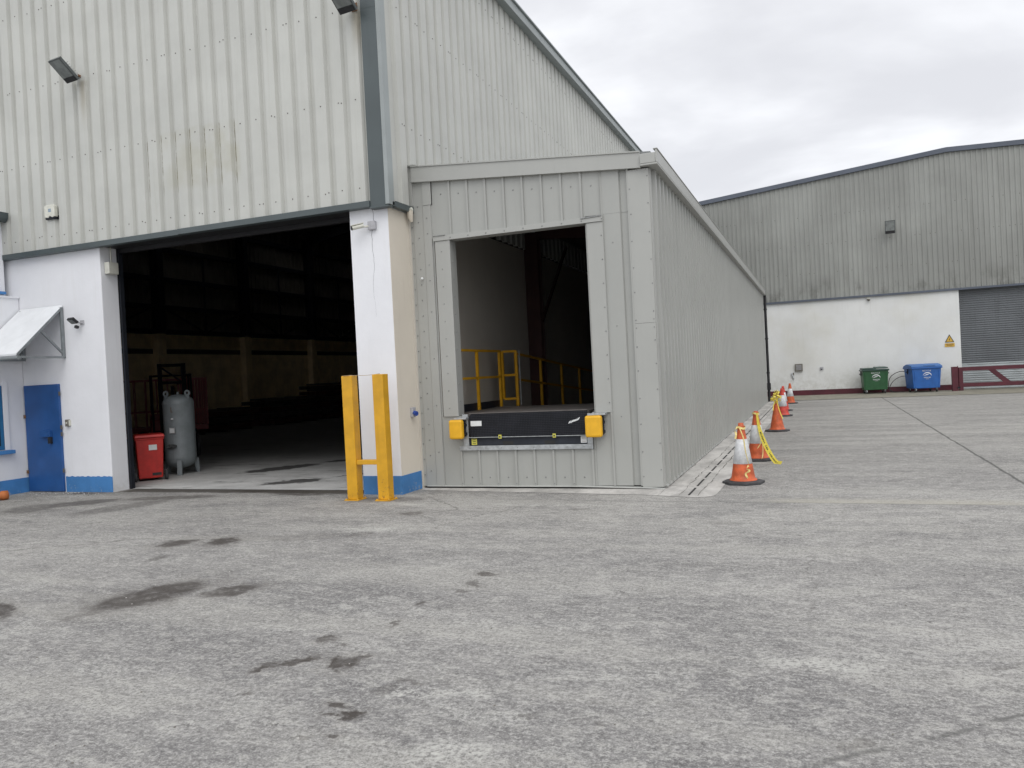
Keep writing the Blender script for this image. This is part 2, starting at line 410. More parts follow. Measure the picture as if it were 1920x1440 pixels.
def concrete_mat(name, col, vary=.3, smear=0.):
    m, N, b = newmat(name)
    v = N.coord(); x, y, z = N.sep(v)[:3]
    c = N.mix(N.smooth(N.noise(N.mapping(v, sc=(1.6, .7, 1)) if not smear else v, 1.3, 7, .7), .3, .7), mul(col, 1 - vary), mul(col, 1 + vary * .7))
    f = N.noise(v, 45, 5, .75)
    c = N.mix(N.m('MULTIPLY', N.m('SUBTRACT', 1, N.smooth(f, .33, .5)), .3), c, mul(col, .45))
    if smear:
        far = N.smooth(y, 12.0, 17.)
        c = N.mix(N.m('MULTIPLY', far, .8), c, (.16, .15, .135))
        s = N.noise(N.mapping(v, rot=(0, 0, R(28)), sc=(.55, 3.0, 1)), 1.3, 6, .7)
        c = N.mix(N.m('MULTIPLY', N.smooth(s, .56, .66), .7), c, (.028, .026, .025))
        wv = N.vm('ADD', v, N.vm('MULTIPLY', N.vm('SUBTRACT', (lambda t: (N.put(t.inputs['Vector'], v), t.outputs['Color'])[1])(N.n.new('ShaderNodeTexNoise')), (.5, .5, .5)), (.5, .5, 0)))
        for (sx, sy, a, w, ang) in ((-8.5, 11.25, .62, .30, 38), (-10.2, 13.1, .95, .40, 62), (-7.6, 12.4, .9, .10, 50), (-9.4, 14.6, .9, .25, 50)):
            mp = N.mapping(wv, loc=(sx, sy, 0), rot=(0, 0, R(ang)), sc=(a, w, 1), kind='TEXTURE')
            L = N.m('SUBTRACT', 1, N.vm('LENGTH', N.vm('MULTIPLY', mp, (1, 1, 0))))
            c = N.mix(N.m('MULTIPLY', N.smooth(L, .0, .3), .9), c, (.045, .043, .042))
    N.put(b.inputs['Base Color'], c); b.inputs['Roughness'].default_value = .8
    b.inputs['Specular IOR Level'].default_value = .3
    N.put(b.inputs['Normal'], N.bump(f, .35, .008))
    return m
def tread_mat():
    m, N, b = newmat('black_tread_plate')
    v = N.coord(); x, y, z = N.sep(v)[:3]
    def dia(sx, sgn):
        u = N.m('ADD', N.m('MULTIPLY', x, 1), N.m('MULTIPLY', N.m('ADD', z, y), sgn))
        return N.m('SINE', N.m('MULTIPLY', u, sx))
    h = N.m('MULTIPLY', dia(125, 1), dia(125, -1))
    c = N.mix(N.smooth(N.noise(v, 4, 5, .6), .3, .75), (.007, .008, .011), (.014, .015, .020))
    c = N.mix(N.m('MULTIPLY', N.smooth(h, .3, .9), .5), c, (.05, .052, .062))
    N.put(b.inputs['Base Color'], c); b.inputs['Roughness'].default_value = .6; b.inputs['Specular IOR Level'].default_value = .22
    N.put(b.inputs['Normal'], N.bump(h, .5, .004))
    return m
def cone_mat(name, col):
    m, N, b = newmat(name)
    v = N.coord()
    c = N.mix(N.smooth(N.noise(v, 9, 5, .65), .35, .7), mul(col, .72), mul(col, 1.1))
    g = N.noise(N.mapping(v, sc=(22, 22, 5)), 1., 5, .7)
    c = N.mix(N.m('MULTIPLY', N.smooth(g, .52, .75), .55), c, (.16, .12, .10))
    N.put(b.inputs['Base Color'], c); b.inputs['Roughness'].default_value = .55
    return m

M = {}
M['clad'] = cladding_mat(); M['farclad'] = far_clad_mat()
M['white'] = render_mat('white_painted_render', (.78, .79, .82), amt=.30)
M['cream'] = render_mat('cream_painted_render', (.70, .645, .555), dirt=(.40, .35, .28), amt=.45)
M['farwhite'] = render_mat('old_white_render', (.71, .72, .71), dirt=(.38, .37, .31), low=1.6, amt=.40, yel=.25)
M['innerwall'] = render_mat('inner_blockwork_paint', (.64, .60, .53), amt=.3)
M['blueplinth'] = pmat('blue_plinth_paint', (.055, .20, .46), .6, .12, 2.5, bump=.15, bscale=30, streak=.15)
M['bluedoor'] = pmat('dark_blue_door_paint', (.018, .085, .27), .42, .12, 3., streak=.15)
M['trim'] = pmat('grey_green_trim', (.072, .090, .094), .45, .10, 1.2, streak=.2)
M['trimlite'] = pmat('pale_grey_trim', (.30, .33, .33), .5, .08, 1.5, streak=.15)
M['annex'] = pmat('goosewing_grey_cladding', (.360, .366, .346), .32, .035, 1.1, streak=.10)
M['annexflash'] = pmat('goosewing_grey_flashing', (.382, .387, .367), .42, .035, .9, streak=.06)
M['galv'] = pmat('galvanised_steel', (.42, .44, .45), .42, .18, 14., metal=.5)
M['yellow'] = pmat('safety_yellow_paint', (.63, .33, .012), .42, .10, 5., streak=.18)
M['yellowpad'] = pmat('yellow_rubber_pad', (.78, .42, .015), .45, .06, 9.)
M['jet'] = pmat('greasy_black_steel', (.005, .005, .006), .7, .2, 6., spec=.1)
M['black'] = pmat('black_paint', (.015, .015, .017), .5, .2, 6.)
M['blackmet'] = pmat('dark_frame_steel', (.014, .016, .022), .55, .2, 6., streak=.3, spec=.25)
M['rubber'] = pmat('dusty_black_rubber', (.045, .045, .048), .8, .3, 12., bump=.2)
M['screwd'] = pmat('weathered_screw', (.09, .08, .07), .5, .2, 30.)
M['screwl'] = pmat('shadow_toned_screw', (.24, .245, .24), .35, .2, 30., metal=.4)  # darkened colour carries the small shadows round the screw heads
M['maroon'] = pmat('maroon_paint', (.085, .012, .022), .5, .2, 2., streak=.2)
M['farrim'] = pmat('slate_blue_trim', (.085, .10, .13), .5, .12, .8)
M['shutter'] = pmat('dark_roller_slats', (.125, .135, .145), .5, .12, .6, streak=.4)
M['shutlite'] = pmat('galvanised_slats', (.36, .39, .40), .45, .15, 1.5)
M['fargreen'] = pmat('green_bin_plastic', (.018, .085, .030), .42, .12, 4.)
M['fargreenlid'] = pmat('dark_green_lid_plastic', (.022, .060, .045), .4, .15, 4.)
M['binblue'] = pmat('blue_bin_plastic', (.018, .105, .36), .42, .10, 4.)
M['binbluelid'] = pmat('blue_lid_plastic', (.035, .13, .36), .45, .12, 4.)
M['red'] = pmat('red_bin_plastic', (.50, .022, .016), .42, .14, 6., streak=.25)
M['redpaint'] = pmat('old_red_paint', (.20, .010, .010), .5, .2, 4.)
M['tank'] = pmat('grey_tank_paint', (.20, .225, .235), .5, .12, 5., streak=.3)
M['rust'] = pmat('rusty_steel', (.16, .085, .045), .8, .35, 12.)
M['cream2'] = pmat('cream_panel', (.74, .60, .38), .8, .15, 1.5, streak=.3)
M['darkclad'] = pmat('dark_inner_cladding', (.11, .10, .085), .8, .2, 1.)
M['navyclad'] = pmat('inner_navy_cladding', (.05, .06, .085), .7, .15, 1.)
M['oxide'] = pmat('red_oxide_steel', (.055, .022, .020), .65, .2, 3.)
M['roofin'] = pmat('roof_underside', (.07, .07, .07), .8, .2, 1.)
M['roof'] = pmat('grey_roof_sheet', (.20, .21, .21), .6, .1, 1.)
M['glass'] = pmat('sky_tinted_lamp_glass', (.20, .215, .21), .15, .2, 8.)  # base colour lifted to imitate sky reflected in the lamp lenses
M['lampbody'] = pmat('weathered_lamp_housing', (.09, .10, .10), .5, .25, 14.)
M['lampmetal'] = pmat('dull_aluminium', (.36, .37, .36), .5, .3, 20.)
M['plastic'] = pmat('aged_white_plastic', (.62, .62, .55), .45, .08, 12.)
M['greybox'] = pmat('grey_plastic_box', (.40, .40, .42), .5, .1, 20.)
M['darkbox'] = pmat('brown_grey_box', (.16, .15, .13), .6, .15, 9.)
M['cableblk'] = pmat('black_cable', (.02, .02, .022), .5, .1, 9.)
M['socket'] = pmat('blue_socket_plastic', (.02, .06, .30), .4, .1, 9.)
M['paper'] = pmat('white_label', (.70, .72, .72), .6, .05, 30.)
M['yelsticker'] = pmat('yellow_sticker', (.62, .58, .10), .6, .08, 60.)
M['ink'] = pmat('black_ink', (.02, .02, .02), .6, .05, 30.)
M['signyel'] = pmat('faded_warning_yellow', (.58, .36, .05), .6, .12, 9.)
M['orangepipe'] = pmat('orange_clay_pipe', (.42, .13, .035), .7, .15, 8.)
M['whitevinyl'] = pmat('white_vinyl_lettering', (.72, .74, .76), .5, .05, 30.)
M['coneo'] = cone_mat('orange_cone_plastic', (.60, .115, .035))
M['coner'] = cone_mat('red_cone_plastic', (.60, .065, .045))
M['conew'] = pmat('grubby_reflective_sleeve', (.60, .61, .62), .5, .16, 14., streak=.45)
M['tape'] = pmat('yellow_barrier_tape', (.80, .66, .10), .35, .12, 30.)
M['tapepale'] = pmat('faded_yellow_tape', (.85, .70, .28), .4, .15, 30.)
M['tread'] = tread_mat()
M['beamblue'] = pmat('dark_slate_frame_paint', (.026, .030, .040), .55, .2, 6., spec=.3)
M['deck'] = pmat('worn_steel_deck', (.11, .10, .095), .55, .2, 5., streak=.2)
M['rope'] = pmat('tan_string', (.40, .30, .18), .8, .1, 9.)
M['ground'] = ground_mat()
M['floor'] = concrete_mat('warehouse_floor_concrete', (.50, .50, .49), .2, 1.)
M['strip'] = concrete_mat('pale_new_concrete', (.49, .475, .45), .34)
M['farpath'] = concrete_mat('beige_concrete_path', (.235, .222, .180), .18)
M['slot'] = pmat('slot_shadow_grime', (.03, .03, .028), .9, .2, 9.)
M['groove'] = pmat('grimy_joint', (.12, .115, .10), .9, .2, 9.)
M['drip'] = pmat('white_drip_trim', (.44, .45, .43), .5, .1, 4.)
M['bluewin'] = pmat('blue_window_frame', (.02, .14, .30), .5, .1, 5.)
M['winglass'] = pmat('dark_window_glass', (.02, .03, .04), .12, .1, 2.)
M['timber'] = pmat('dark_stored_steel', (.05, .045, .04), .7, .3, 4.)
M['canopy'] = pmat('white_canopy_sheet', (.72, .74, .76), .5, .05, 3., streak=.12)
M['canopysteel'] = pmat('canopy_bracket_grey', (.20, .22, .23), .5, .15, 8.)

def worn(mat, chip, thr=.64, low=0., scale=26):
    N = NT(mat.node_tree); b = mat.node_tree.nodes['Principled BSDF']
    old = b.inputs['Base Color'].links[0].from_socket
    v = N.coord(); z = N.sep(v)[2]
    n = N.noise(v, scale, 6, .75); n2 = N.noise(v, 3, 3)
    k = N.m('ADD', n, N.m('MULTIPLY', n2, .25))
    if low: k = N.m('ADD', k, N.m('MULTIPLY', N.m('SUBTRACT', 1, N.smooth(z, 0, low)), .10))
    N.put(b.inputs['Base Color'], N.mix(N.m('MULTIPLY', N.smooth(k, thr + .12, thr + .17), .8), old, chip))
worn(M['yellow'], (.20, .10, .03), .66, .5); worn(M['yellowpad'], (.10, .075, .03), .70, 0, 18)
worn(M['blueplinth'], (.30, .33, .36), .68, .3, 20); worn(M['bluedoor'], (.10, .13, .18), .70, .4, 20)
worn(M['red'], (.20, .04, .03), .68, .3, 20)

# ------------------------------------------------------------------ world, sun, camera
w = bpy.data.worlds.new('World'); scn.world = w; w.use_nodes = True
N = NT(w.node_tree); bg = w.node_tree.nodes['Background']
SUN_EL = R(52); SUN_AZ = R(148)     # behind the camera
sunv = Vector((math.sin(SUN_AZ) * math.cos(SUN_EL), math.cos(SUN_AZ) * math.cos(SUN_EL), math.sin(SUN_EL)))
sky = w.node_tree.nodes.new('ShaderNodeTexSky'); sky.sky_type = 'NISHITA'; sky.sun_disc = False
sky.sun_elevation = SUN_EL; sky.sun_rotation = SUN_AZ
d = N.coord('Generated')
dx, dy, dz = N.sep(d)[:3]
den = N.m('ADD', N.m('MAXIMUM', dz, 0.), .22)
cv = N.n.new('ShaderNodeCombineXYZ')
N.put(cv.inputs[0], N.m('DIVIDE', dx, den)); N.put(cv.inputs[1], N.m('DIVIDE', dy, den)); cv.inputs[2].default_value = .37
cl = N.noise(N.mapping(cv.outputs[0], loc=(5.1, 3.4, 0), sc=(1, 1.15, 1)), 1.15, 6, .50, .2)
cl2 = N.noise(N.mapping(cv.outputs[0], loc=(7.3, 4.1, 0)), .42, 4, .5)
tcl = N.m('ADD', N.m('ADD', N.m('MULTIPLY', cl, .68), N.m('MULTIPLY', cl2, .32)), N.m('MULTIPLY', dx, .10))
cc = N.mix(N.smooth(tcl, .43, .60), (9.1, 9.2, 9.45), (6.5, 6.55, 6.85))
toward = N.smooth(N.vm('DOT_PRODUCT', d, tuple(sunv)), -.1, 1., 1., 1.25)
cs = N.n.new('ShaderNodeVectorMath'); cs.operation = 'SCALE'; N.put(cs.inputs[0], cc); N.put(cs.inputs['Scale'], toward)
N.put(bg.inputs['Color'], N.mix(.93, sky.outputs[0], cs.outputs[0]))
bg.inputs['Strength'].default_value = .1
sl = bpy.data.lights.new('sun', 'SUN'); sl.energy = .95; sl.angle = R(45); sl.color = (1, .97, .92)
so = bpy.data.objects.new('sun', sl); COL.objects.link(so)
so.rotation_euler = sunv.to_track_quat('Z', 'Y').to_euler(); so.location = (-5, -5, 20)

cam = bpy.data.cameras.new('camera'); co = bpy.data.objects.new('camera', cam); COL.objects.link(co)
cam.sensor_width = 36; cam.lens = 1476.07 / 1920 * 36; cam.clip_end = 1000; cam.clip_start = .05
roll, pitch, yaw = -5.12595660e-02, -1.14966520e-02, 3.71807211e-01
cy, sy, cp, sp = math.cos(yaw), math.sin(yaw), math.cos(pitch), math.sin(pitch)
f = Vector((-sy * cp, cy * cp, sp)); r = Vector((cy, sy, 0)); u = r.cross(f)
r2 = r * math.cos(roll) + u * math.sin(roll); u2 = u * math.cos(roll) - r * math.sin(roll)
Mc = Matrix((r2, u2, -f)).transposed().to_4x4(); Mc.translation = (0, 0, 1.65)
co.matrix_world = Mc
scn.camera = co
vs_ = scn.view_settings
vs_.view_transform = 'Standard'; vs_.look = 'None'; vs_.exposure = .33; vs_.gamma = 1; vs_.use_curve_mapping = False

# ------------------------------------------------------------------ ground
def surface(name, x0, x1, y0, y1, z, mat, nx=1, ny=1):
    mb = MB(); vs = []; fs = []
    for j in range(ny + 1):
        for i in range(nx + 1):
            vs.append((x0 + (x1 - x0) * i / nx, y0 + (y1 - y0) * j / ny, z))
    for j in range(ny):
        for i in range(nx):
            a = j * (nx + 1) + i; fs.append((a, a + 1, a + nx + 2, a + nx + 1))
    mb.add(vs, fs)
    return tag(mb.build(name, mat), kind='structure')
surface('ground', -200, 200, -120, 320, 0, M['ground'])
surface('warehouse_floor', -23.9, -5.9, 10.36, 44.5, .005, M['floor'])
surface('path', -20, 40, 34.3, 39.2, .012, M['farpath'])
# pale strip of new concrete along the extension, rounded front corner
pts = [(-5.68, 10.62, .004), (-5.6, 10.42, .004), (-2.1, 10.12, .004), (-1.85, 10.04, .004), (-1.5, 9.97, .004)]
pts += [(-1.5 + .22 * math.sin(t), 10.19 - .22 * math.cos(t), .004) for t in (R(15), R(40), R(65), R(90))]
pts += [(-1.27 + .02 * math.sin(k * 2.3), 10.4 + k * 1.4, .004) for k in range(17)] + [(-1.27, 34.2, .004), (-2.1, 34.2, .004), (-2.1, 10.75, .004)]
mb = MB(); mb.poly(pts)
tag(mb.build('concrete_strip', M['strip']), kind='structure')
# slot drain
mb = MB()
y = 10.12; k = 0
while y < 33:
    L = .60 + .05 * math.sin(k * 1.7)
    mb.box((-1.622, y, .0045), (-1.596, y + L, .0085), 0); y += L + .17; k += 1
random.seed(9)
for gx in (-1.73, -1.49, -2.0):
    y = 10.08; x0 = gx; w0 = .006
    while y < 33:
        y1 = y + random.uniform(.08, .22); x1 = gx + random.gauss(0, .010); w1 = random.choice((.003, .006, .011, .016))
        mb.add([(x0 - w0 / 2, y, .0055), (x0 + w0 / 2, y, .0055), (x1 + w1 / 2, y1, .0055), (x1 - w1 / 2, y1, .0055)], [(0, 1, 2, 3)], 1)
        y, x0, w0 = y1, x1, w1
x0, y0 = -2.0, 10.95
for k in range(8):
    x1 = x0 + .045; y1 = y0 + random.uniform(-.03, .02)
    mb.add([(x0, y0 - .006, .0057), (x1, y1 - .005, .0057), (x1, y1 + .005, .0057), (x0, y0 + .006, .0057)], [(0, 1, 2, 3)], 1); x0, y0 = x1, y1
tag(mb.build('slot_drain', [M['slot'], M['groove']]), 'long slotted drain set in pale concrete beside the grey metal extension', 'drain')

# ------------------------------------------------------------------ main warehouse
wh = thing('warehouse', 'big off-white corrugated warehouse with white rendered base and open dark loading entrance', 'warehouse')
XL, XR, YF, YB = -24.0, -5.68, 10.0, 45.0
def gable(x): return 9.24 + (1 - abs((x - (XL + XR) / 2) / ((XR - XL) / 2))) * 1.73
mb = MB()
pr = ribs(XL, -5.90, .2955, -10.055 + .148, .052, .182, .238)
sheet(mb, 'x', 9.95, -1, pr, 4.26, gable)
for z, st in ((4.46, 0), (5.74, 1), (7.05, 2), (8.37, 1)):
    k = 0; x = -10.055 + .15 - .2955 * 13
    while x < -6.0:
        if x > -14.5:
            screw(mb, 'x', 9.898, -1, x + random.uniform(-.01, .01), z + random.uniform(-.012, .012), .010, .007)
            if k % 4 == st: screw(mb, 'x', 9.898, -1, x + .062, z + random.uniform(-.02, .02), .010, .007)
        x += .2955; k += 1
mb.build('front_cladding', [M['clad'], M['screwd']], wh)
mb = MB()
sheet(mb, 'y', -5.66, 1, ribs(10.05, YB, .2955, 10.27 + .148, .058, .185, .235), 4.26, 9.23)
for z, st in ((5.45, 0), (7.17, 2), (8.6, 1)):
    y = 10.27 + .15; k = 0
    while y < 24:
        screw(mb, 'y', -5.602, 1, y, z + random.uniform(-.012, .012), .010, .007)
        if k % 4 == st: screw(mb, 'y', -5.602, 1, y + .062, z, .010, .007)
        y += .2955; k += 1
mb.build('side_cladding', [M['clad'], M['screwd']], wh)
# corner flashing
mb = MB(); mb.box((-5.90, 9.892, 4.17), (-5.655, 9.948, 9.2)); mb.box((-5.9, 9.8905, 7.0), (-5.655, 9.8915, 7.006))
mb.build('corner_flashing', M['trim'], wh, .003)
mb = MB(); mb.box((-5.653, 9.892, 4.18), (-5.590, 10.045, 9.2))
mb.build('corner_flashing', M['trimlite'], wh, .003)
# drip flashing under the cladding
mb = MB()
mb.box((XL, 9.878, 4.165), (-9.46, 9.999, 4.255)); mb.box((-9.459, 9.872, 4.17), (-5.905, 9.999, 4.26)); mb.box((-5.903, 9.870, 4.14), (-5.594, 9.999, 4.165))
mb.box((-5.675, 10.105, 4.165), (-5.592, 11.0, 4.255)); mb.box((-5.60, 9.99, 4.167), (-5.59, 10.104, 4.235))
mb.build('drip_flashing', M['trim'], wh, .004)
# eaves
mb = MB()
mb.box((-5.62, 9.85, 9.02), (-5.44, YB, 9.20)); mb.box((-5.70, 9.85, 9.202), (-5.40, YB, 9.24))
mb.build('eaves_gutter', M['trimlite'], wh, .01)
mb = MB()
xm = (XL + XR) / 2
def slope(xa, xb, y0, y1):
    def rz(x): return 9.2 + 1.73 * (1 - abs((x - xm) / (XR - xm)))
    mb.prism([(xa, y0, rz(xa)), (xb, y0, rz(xb)), (xb, y0, rz(xb) + .09), (xa, y0, rz(xa) + .09)], (0, y1 - y0, 0))
slope(xm, XR - .03, 9.84, YB + .04); slope(-22.2, xm, 9.84, YB + .04); slope(XL - .15, -22.5, 9.84, YB + .04)
yy = 9.84
for v0, v1 in ((15, 18.4), (22, 25.4), (29, 32.4), (36, 38)):     # unseen roof gaps, added so daylight reaches the dim long wall
    slope(-22.5, -22.2, yy, v0); yy = v1
slope(-22.5, -22.2, yy, YB + .04)
mb.build('roof', [M['roof']], wh)
mb = MB()
mb.prism([(XL, 9.82, 9.05), (xm, 9.82, 10.76), (XR, 9.82, 9.05), (XR, 9.82, 9.33), (xm, 9.82, 11.05), (XL, 9.82, 9.33)], (0, .018, 0))
mb.build('verge_flashing', M['trim'], wh)
# front masonry left of entrance
mb = MB(); mb.box((XL, YF, -.3), (-11.30, 10.35, 4.24)); mb.build('front_wall', M['white'], wh, .012)
mb = MB()
zt = [(.272 + .006 * math.sin(i * 1.9) + .003 * math.sin(i * 5.1)) for i in range(30)]
xs = [-12.385 + (1.092) * i / 29 for i in range(30)]
mb.add([(x, 9.994, z) for x in xs for z in (-.2, 0)][:0] or [(x, 9.994, zz) for x, z in zip(xs, zt) for zz in (-.2, z)], [(2 * i, 2 * i + 2, 2 * i + 3, 2 * i + 1) for i in range(29)])
mb.box((-11.2935, 9.9935, -.2), (-11.2930, 10.0, .27))
mb.build('blue_plinth', M['blueplinth'], wh)
# lintel, reveal angle
mb = MB(); mb.box((-11.30, 10.02, 4.19), (-6.33, 10.36, 4.6)); mb.box((-11.3, 10.37, 4.12), (-6.0, 10.45, 4.5)); mb.build('entrance_lintel', M['black'], wh)
mb = MB(); mb.box((-11.298, 10.355, 0), (-11.255, 10.43, 4.2)); mb.build('door_track', M['blackmet'], wh)
# pillar : white front, cream flank, crack
mb = MB()
mb.box((-6.325, YF, -.2), (-5.685, 10.60, 4.235), 0)
mb.box((-5.684, YF + .002, .27), (-5.680, 10.597, 4.16), 1)
cz = 4.16; cx = -5.935; prev = (cx, cz); w_ = .0055
while cz > 2.6:
    nz = cz - random.uniform(.03, .07); nx = cx + random.uniform(-.014, .012) ; nx = min(max(nx, -5.985), -5.92)
    w2 = .0055 * max(.18, (nz - 2.5) / 1.7)
    mb.quad((cx - w_ / 2, 9.998, cz), (nx - w2 / 2, 9.998, nz), (nx + w2 / 2, 9.998, nz), (cx + w_ / 2, 9.998, cz), 2)
    cz, cx, w_ = nz, nx, w2
mb.build('pillar', [M['white'], M['cream'], M['ink']], wh)
mb = MB(); mb.box((-6.329, 9.994, -.2), (-5.677, 10.60, .272)); mb.build('blue_plinth', M['blueplinth'], wh, .003)
# side wall behind the pillar (inside the extension it shows as painted blockwork)
mb = MB(); mb.box((-5.9, 10.602, -.2), (-5.67, 34.0, 4.25)); mb.build('side_wall', M['innerwall'], wh)
mb = MB(); mb.box((-5.9, 34.01, -.2), (-5.69, YB, 4.25)); mb.build('side_wall', M['white'], wh)
# far long wall inside: cream panels, band, rails, columns, bracing
mb = MB()
mb.box((XL - .25, 10.36, -.1), (XL, YB, 3.18), 0); mb.box((XL - .25, 10.36, 3.38), (XL + .03, YB, 3.95), 0)
mb.box((XL - .25, 10.36, 3.18), (XL - .08, YB, 3.38), 1)
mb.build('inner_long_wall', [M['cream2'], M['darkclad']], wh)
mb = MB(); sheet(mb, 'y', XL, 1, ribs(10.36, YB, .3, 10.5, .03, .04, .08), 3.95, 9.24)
mb.build('inner_cladding', M['darkclad'], wh)
ycol = [13.6, 18.6, 23.6, 28.55, 33.5, 38.5, 43.4]
for y in ycol:
    mb = MB(); mb.box((XL + .035, y - .2, 0), (XL + .33, y + .2, 3.95), 0)
    mb.build('column_casing', M['cream2'], wh)
    mb = MB()
    mb.box((XL + .035, y - .14, 3.955), (XL + .055, y + .14, 9.0)); mb.box((XL + .06, y - .01, 3.955), (XL + .42, y + .01, 9.0)); mb.box((XL + .425, y - .14, 3.955), (XL + .445, y + .14, 9.0))
    mb.beam((XL + .45, y, 8.9), (xm, y, 10.5), .15, .4); mb.beam((XR - .25, y, 8.9), (xm, y, 10.5), .15, .4)
    mb.box((XR - .45, y - .14, 0), (XR - .23, y + .14, 9.0))
    mb.build('steel_frame', M['blackmet'], wh)
mb = MB()
for z in (4.05, 5.0, 6.1, 7.3, 8.4): mb.box((XL + .05, 10.4, z - .09), (XL + .2, YB, z + .09))
for a, b_ in zip(ycol[:-1], ycol[1:]):
    ym = (a + b_) / 2
    mb.beam((XL + .24, a, 5.1), (XL + .24, ym, 4.05), .05, .07); mb.beam((XL + .24, b_, 5.1), (XL + .24, ym, 4.05), .05, .07)
    mb.beam((XL + .26, ym, 4.0), (XL + .26, ym, 7.3), .05, .07)
mb.build('sheeting_rail', M['blackmet'], wh)
mb = MB(); mb.box((XL, YB, 0), (XR, YB + .2, 4.2), 0); sheet(mb, 'x', YB, -1, ribs(XL, XR, .3, XL + .2, .03, .04, .08), 4.2, gable, 1)
mb.build('rear_wall', [M['cream2'], M['darkclad']], wh)
# painted steel door beside the entrance
dr = MB(); dr.box((-13.255, 9.955, .012), (-12.405, 9.998, 1.90)); dro = dr.build('door', M['bluedoor'], wh, .004)
mb = MB(); mb.box((-12.84, 9.89, .98), (-12.60, 9.954, 1.09)); mb.box((-12.66, 9.90, .86), (-12.60, 9.954, .975), 1); mb.build('lock_cover', [M['bluedoor'], M['black']], dro, .004)
for z in (.38, 1.02, 1.14, 1.73):
    mb = MB(); mb.tube([(-12.392, 9.965, z - .035), (-12.392, 9.965, z + .035)], .016, 8); mb.build('hinge', M['screwd'], dro)
for z in (.36, 1.35):
    mb = MB(); mb.box((-13.28, 9.94, z - .03), (-13.235, 9.954, z + .03)); mb.build('bolt_keep', M['rust'], dro)

# ------------------------------------------------------------------ office block at left
ob = thing('office_block', 'white rendered office block with blue plinth standing against the left end of the warehouse', 'building')
mb = MB(); mb.box((-19, 4.5, -.3), (-13.30, 9.995, 3.49)); mb.build('lower_wall', M['white'], ob, .01)
mb = MB(); mb.box((-19, 4.5, 3.492), (-13.50, 9.90, 4.85)); mb.build('upper_wall', M['white'], ob, .01)
mb = MB(); mb.box((-13.6, 4.5, 3.470), (-13.275, 9.99, 3.495)); mb.build('ledge', M['white'], ob)
mb = MB(); mb.box((-13.299, 4.5, -.2), (-13.292, 9.993, .262)); mb.build('blue_plinth', M['blueplinth'], ob)
mb = MB(); mb.prism([(-13.43, 4.4, 4.93), (-19, 4.4, 5.6), (-19, 4.4, 5.66), (-13.43, 4.4, 4.99)], (0, 5.48, 0)); mb.build('roof', M['roof'], ob)
mb = MB()
g = [(-13.50 + .10 + .10 * math.cos(t), 4.93 + .11 * math.sin(t)) for t in [PI + PI * k / 8 for k in range(9)]]
mb.prism([(x, 4.4, z) for x, z in g] + [(-13.29, 4.4, 4.985), (-13.51, 4.4, 4.985)], (0, 5.49, 0))
mb.build('gutter', M['trim'], ob)
wn = MB(); wn.box((-13.296, 8.4, .80), (-13.275, 9.56, 1.92)); wno = wn.build('window', M['bluewin'], ob, .004)
mb = MB(); mb.box((-13.274, 8.47, .87), (-13.270, 9.49, 1.85)); mb.build('pane', M['winglass'], wno)
mb = MB(); mb.box((-13.298, 8.2, .72), (-13.20, 9.70, .785)); mb.build('sill', M['blueplinth'], wno, .005)
mb = MB(); mb.box((-13.298, 9.57, .79), (-13.270, 9.66, 2.0)); mb.build('surround', M['white'], wno, .004)
wn = MB(); wn.box((-13.496, 8.3, 3.60), (-13.48, 9.6, 4.5)); wno = wn.build('window', M['bluewin'], ob, .004)
mb = MB(); mb.box((-13.479, 8.38, 3.66), (-13.475, 9.52, 4.42)); mb.build('pane', M['winglass'], wno)
mb = MB(); mb.box((-13.498, 8.2, 3.545), (-13.42, 9.86, 3.595)); mb.build('sill', M['blueplinth'], wno, .004)

# ------------------------------------------------------------------ canopy over the blue door
cn = thing('door_canopy', 'white sloping canopy on grey steel brackets above the blue door', 'canopy', (-12.75, 9.97, 2.37))
def rel(p, o=(-12.75, 9.97, 2.37)): return tuple(a - b_ for a, b_ in zip(p, o))
mb = MB(); mb.prism([rel((-13.27, 9.99, 3.235)), rel((-13.27, 9.08, 2.385)), rel((-13.27, 9.08, 2.42)), rel((-13.27, 9.99, 3.27))], (1.05, 0, 0)); mb.build('panel', M['canopy'], cn, .004)
for x in (-12.235, -13.22):
    mb = MB()
    mb.beam(rel((x, 9.965, 2.36)), rel((x, 9.965, 3.23)), .04, .05); mb.beam(rel((x, 9.99, 2.36)), rel((x, 9.10, 2.36)), .035, .04)
    mb.beam(rel((x, 9.96, 3.21)), rel((x, 9.10, 2.40)), .035, .04); mb.beam(rel((x, 9.56, 2.80)), rel((x, 9.96, 2.42)), .03, .035)
    mb.build('bracket', M['canopysteel'], cn, .002)
mb = MB(); mb.tube([rel((-13.27, 9.05, 2.345)), rel((-12.12, 9.05, 2.345))], .035, 10); mb.build('gutter', M['canopysteel'], cn)

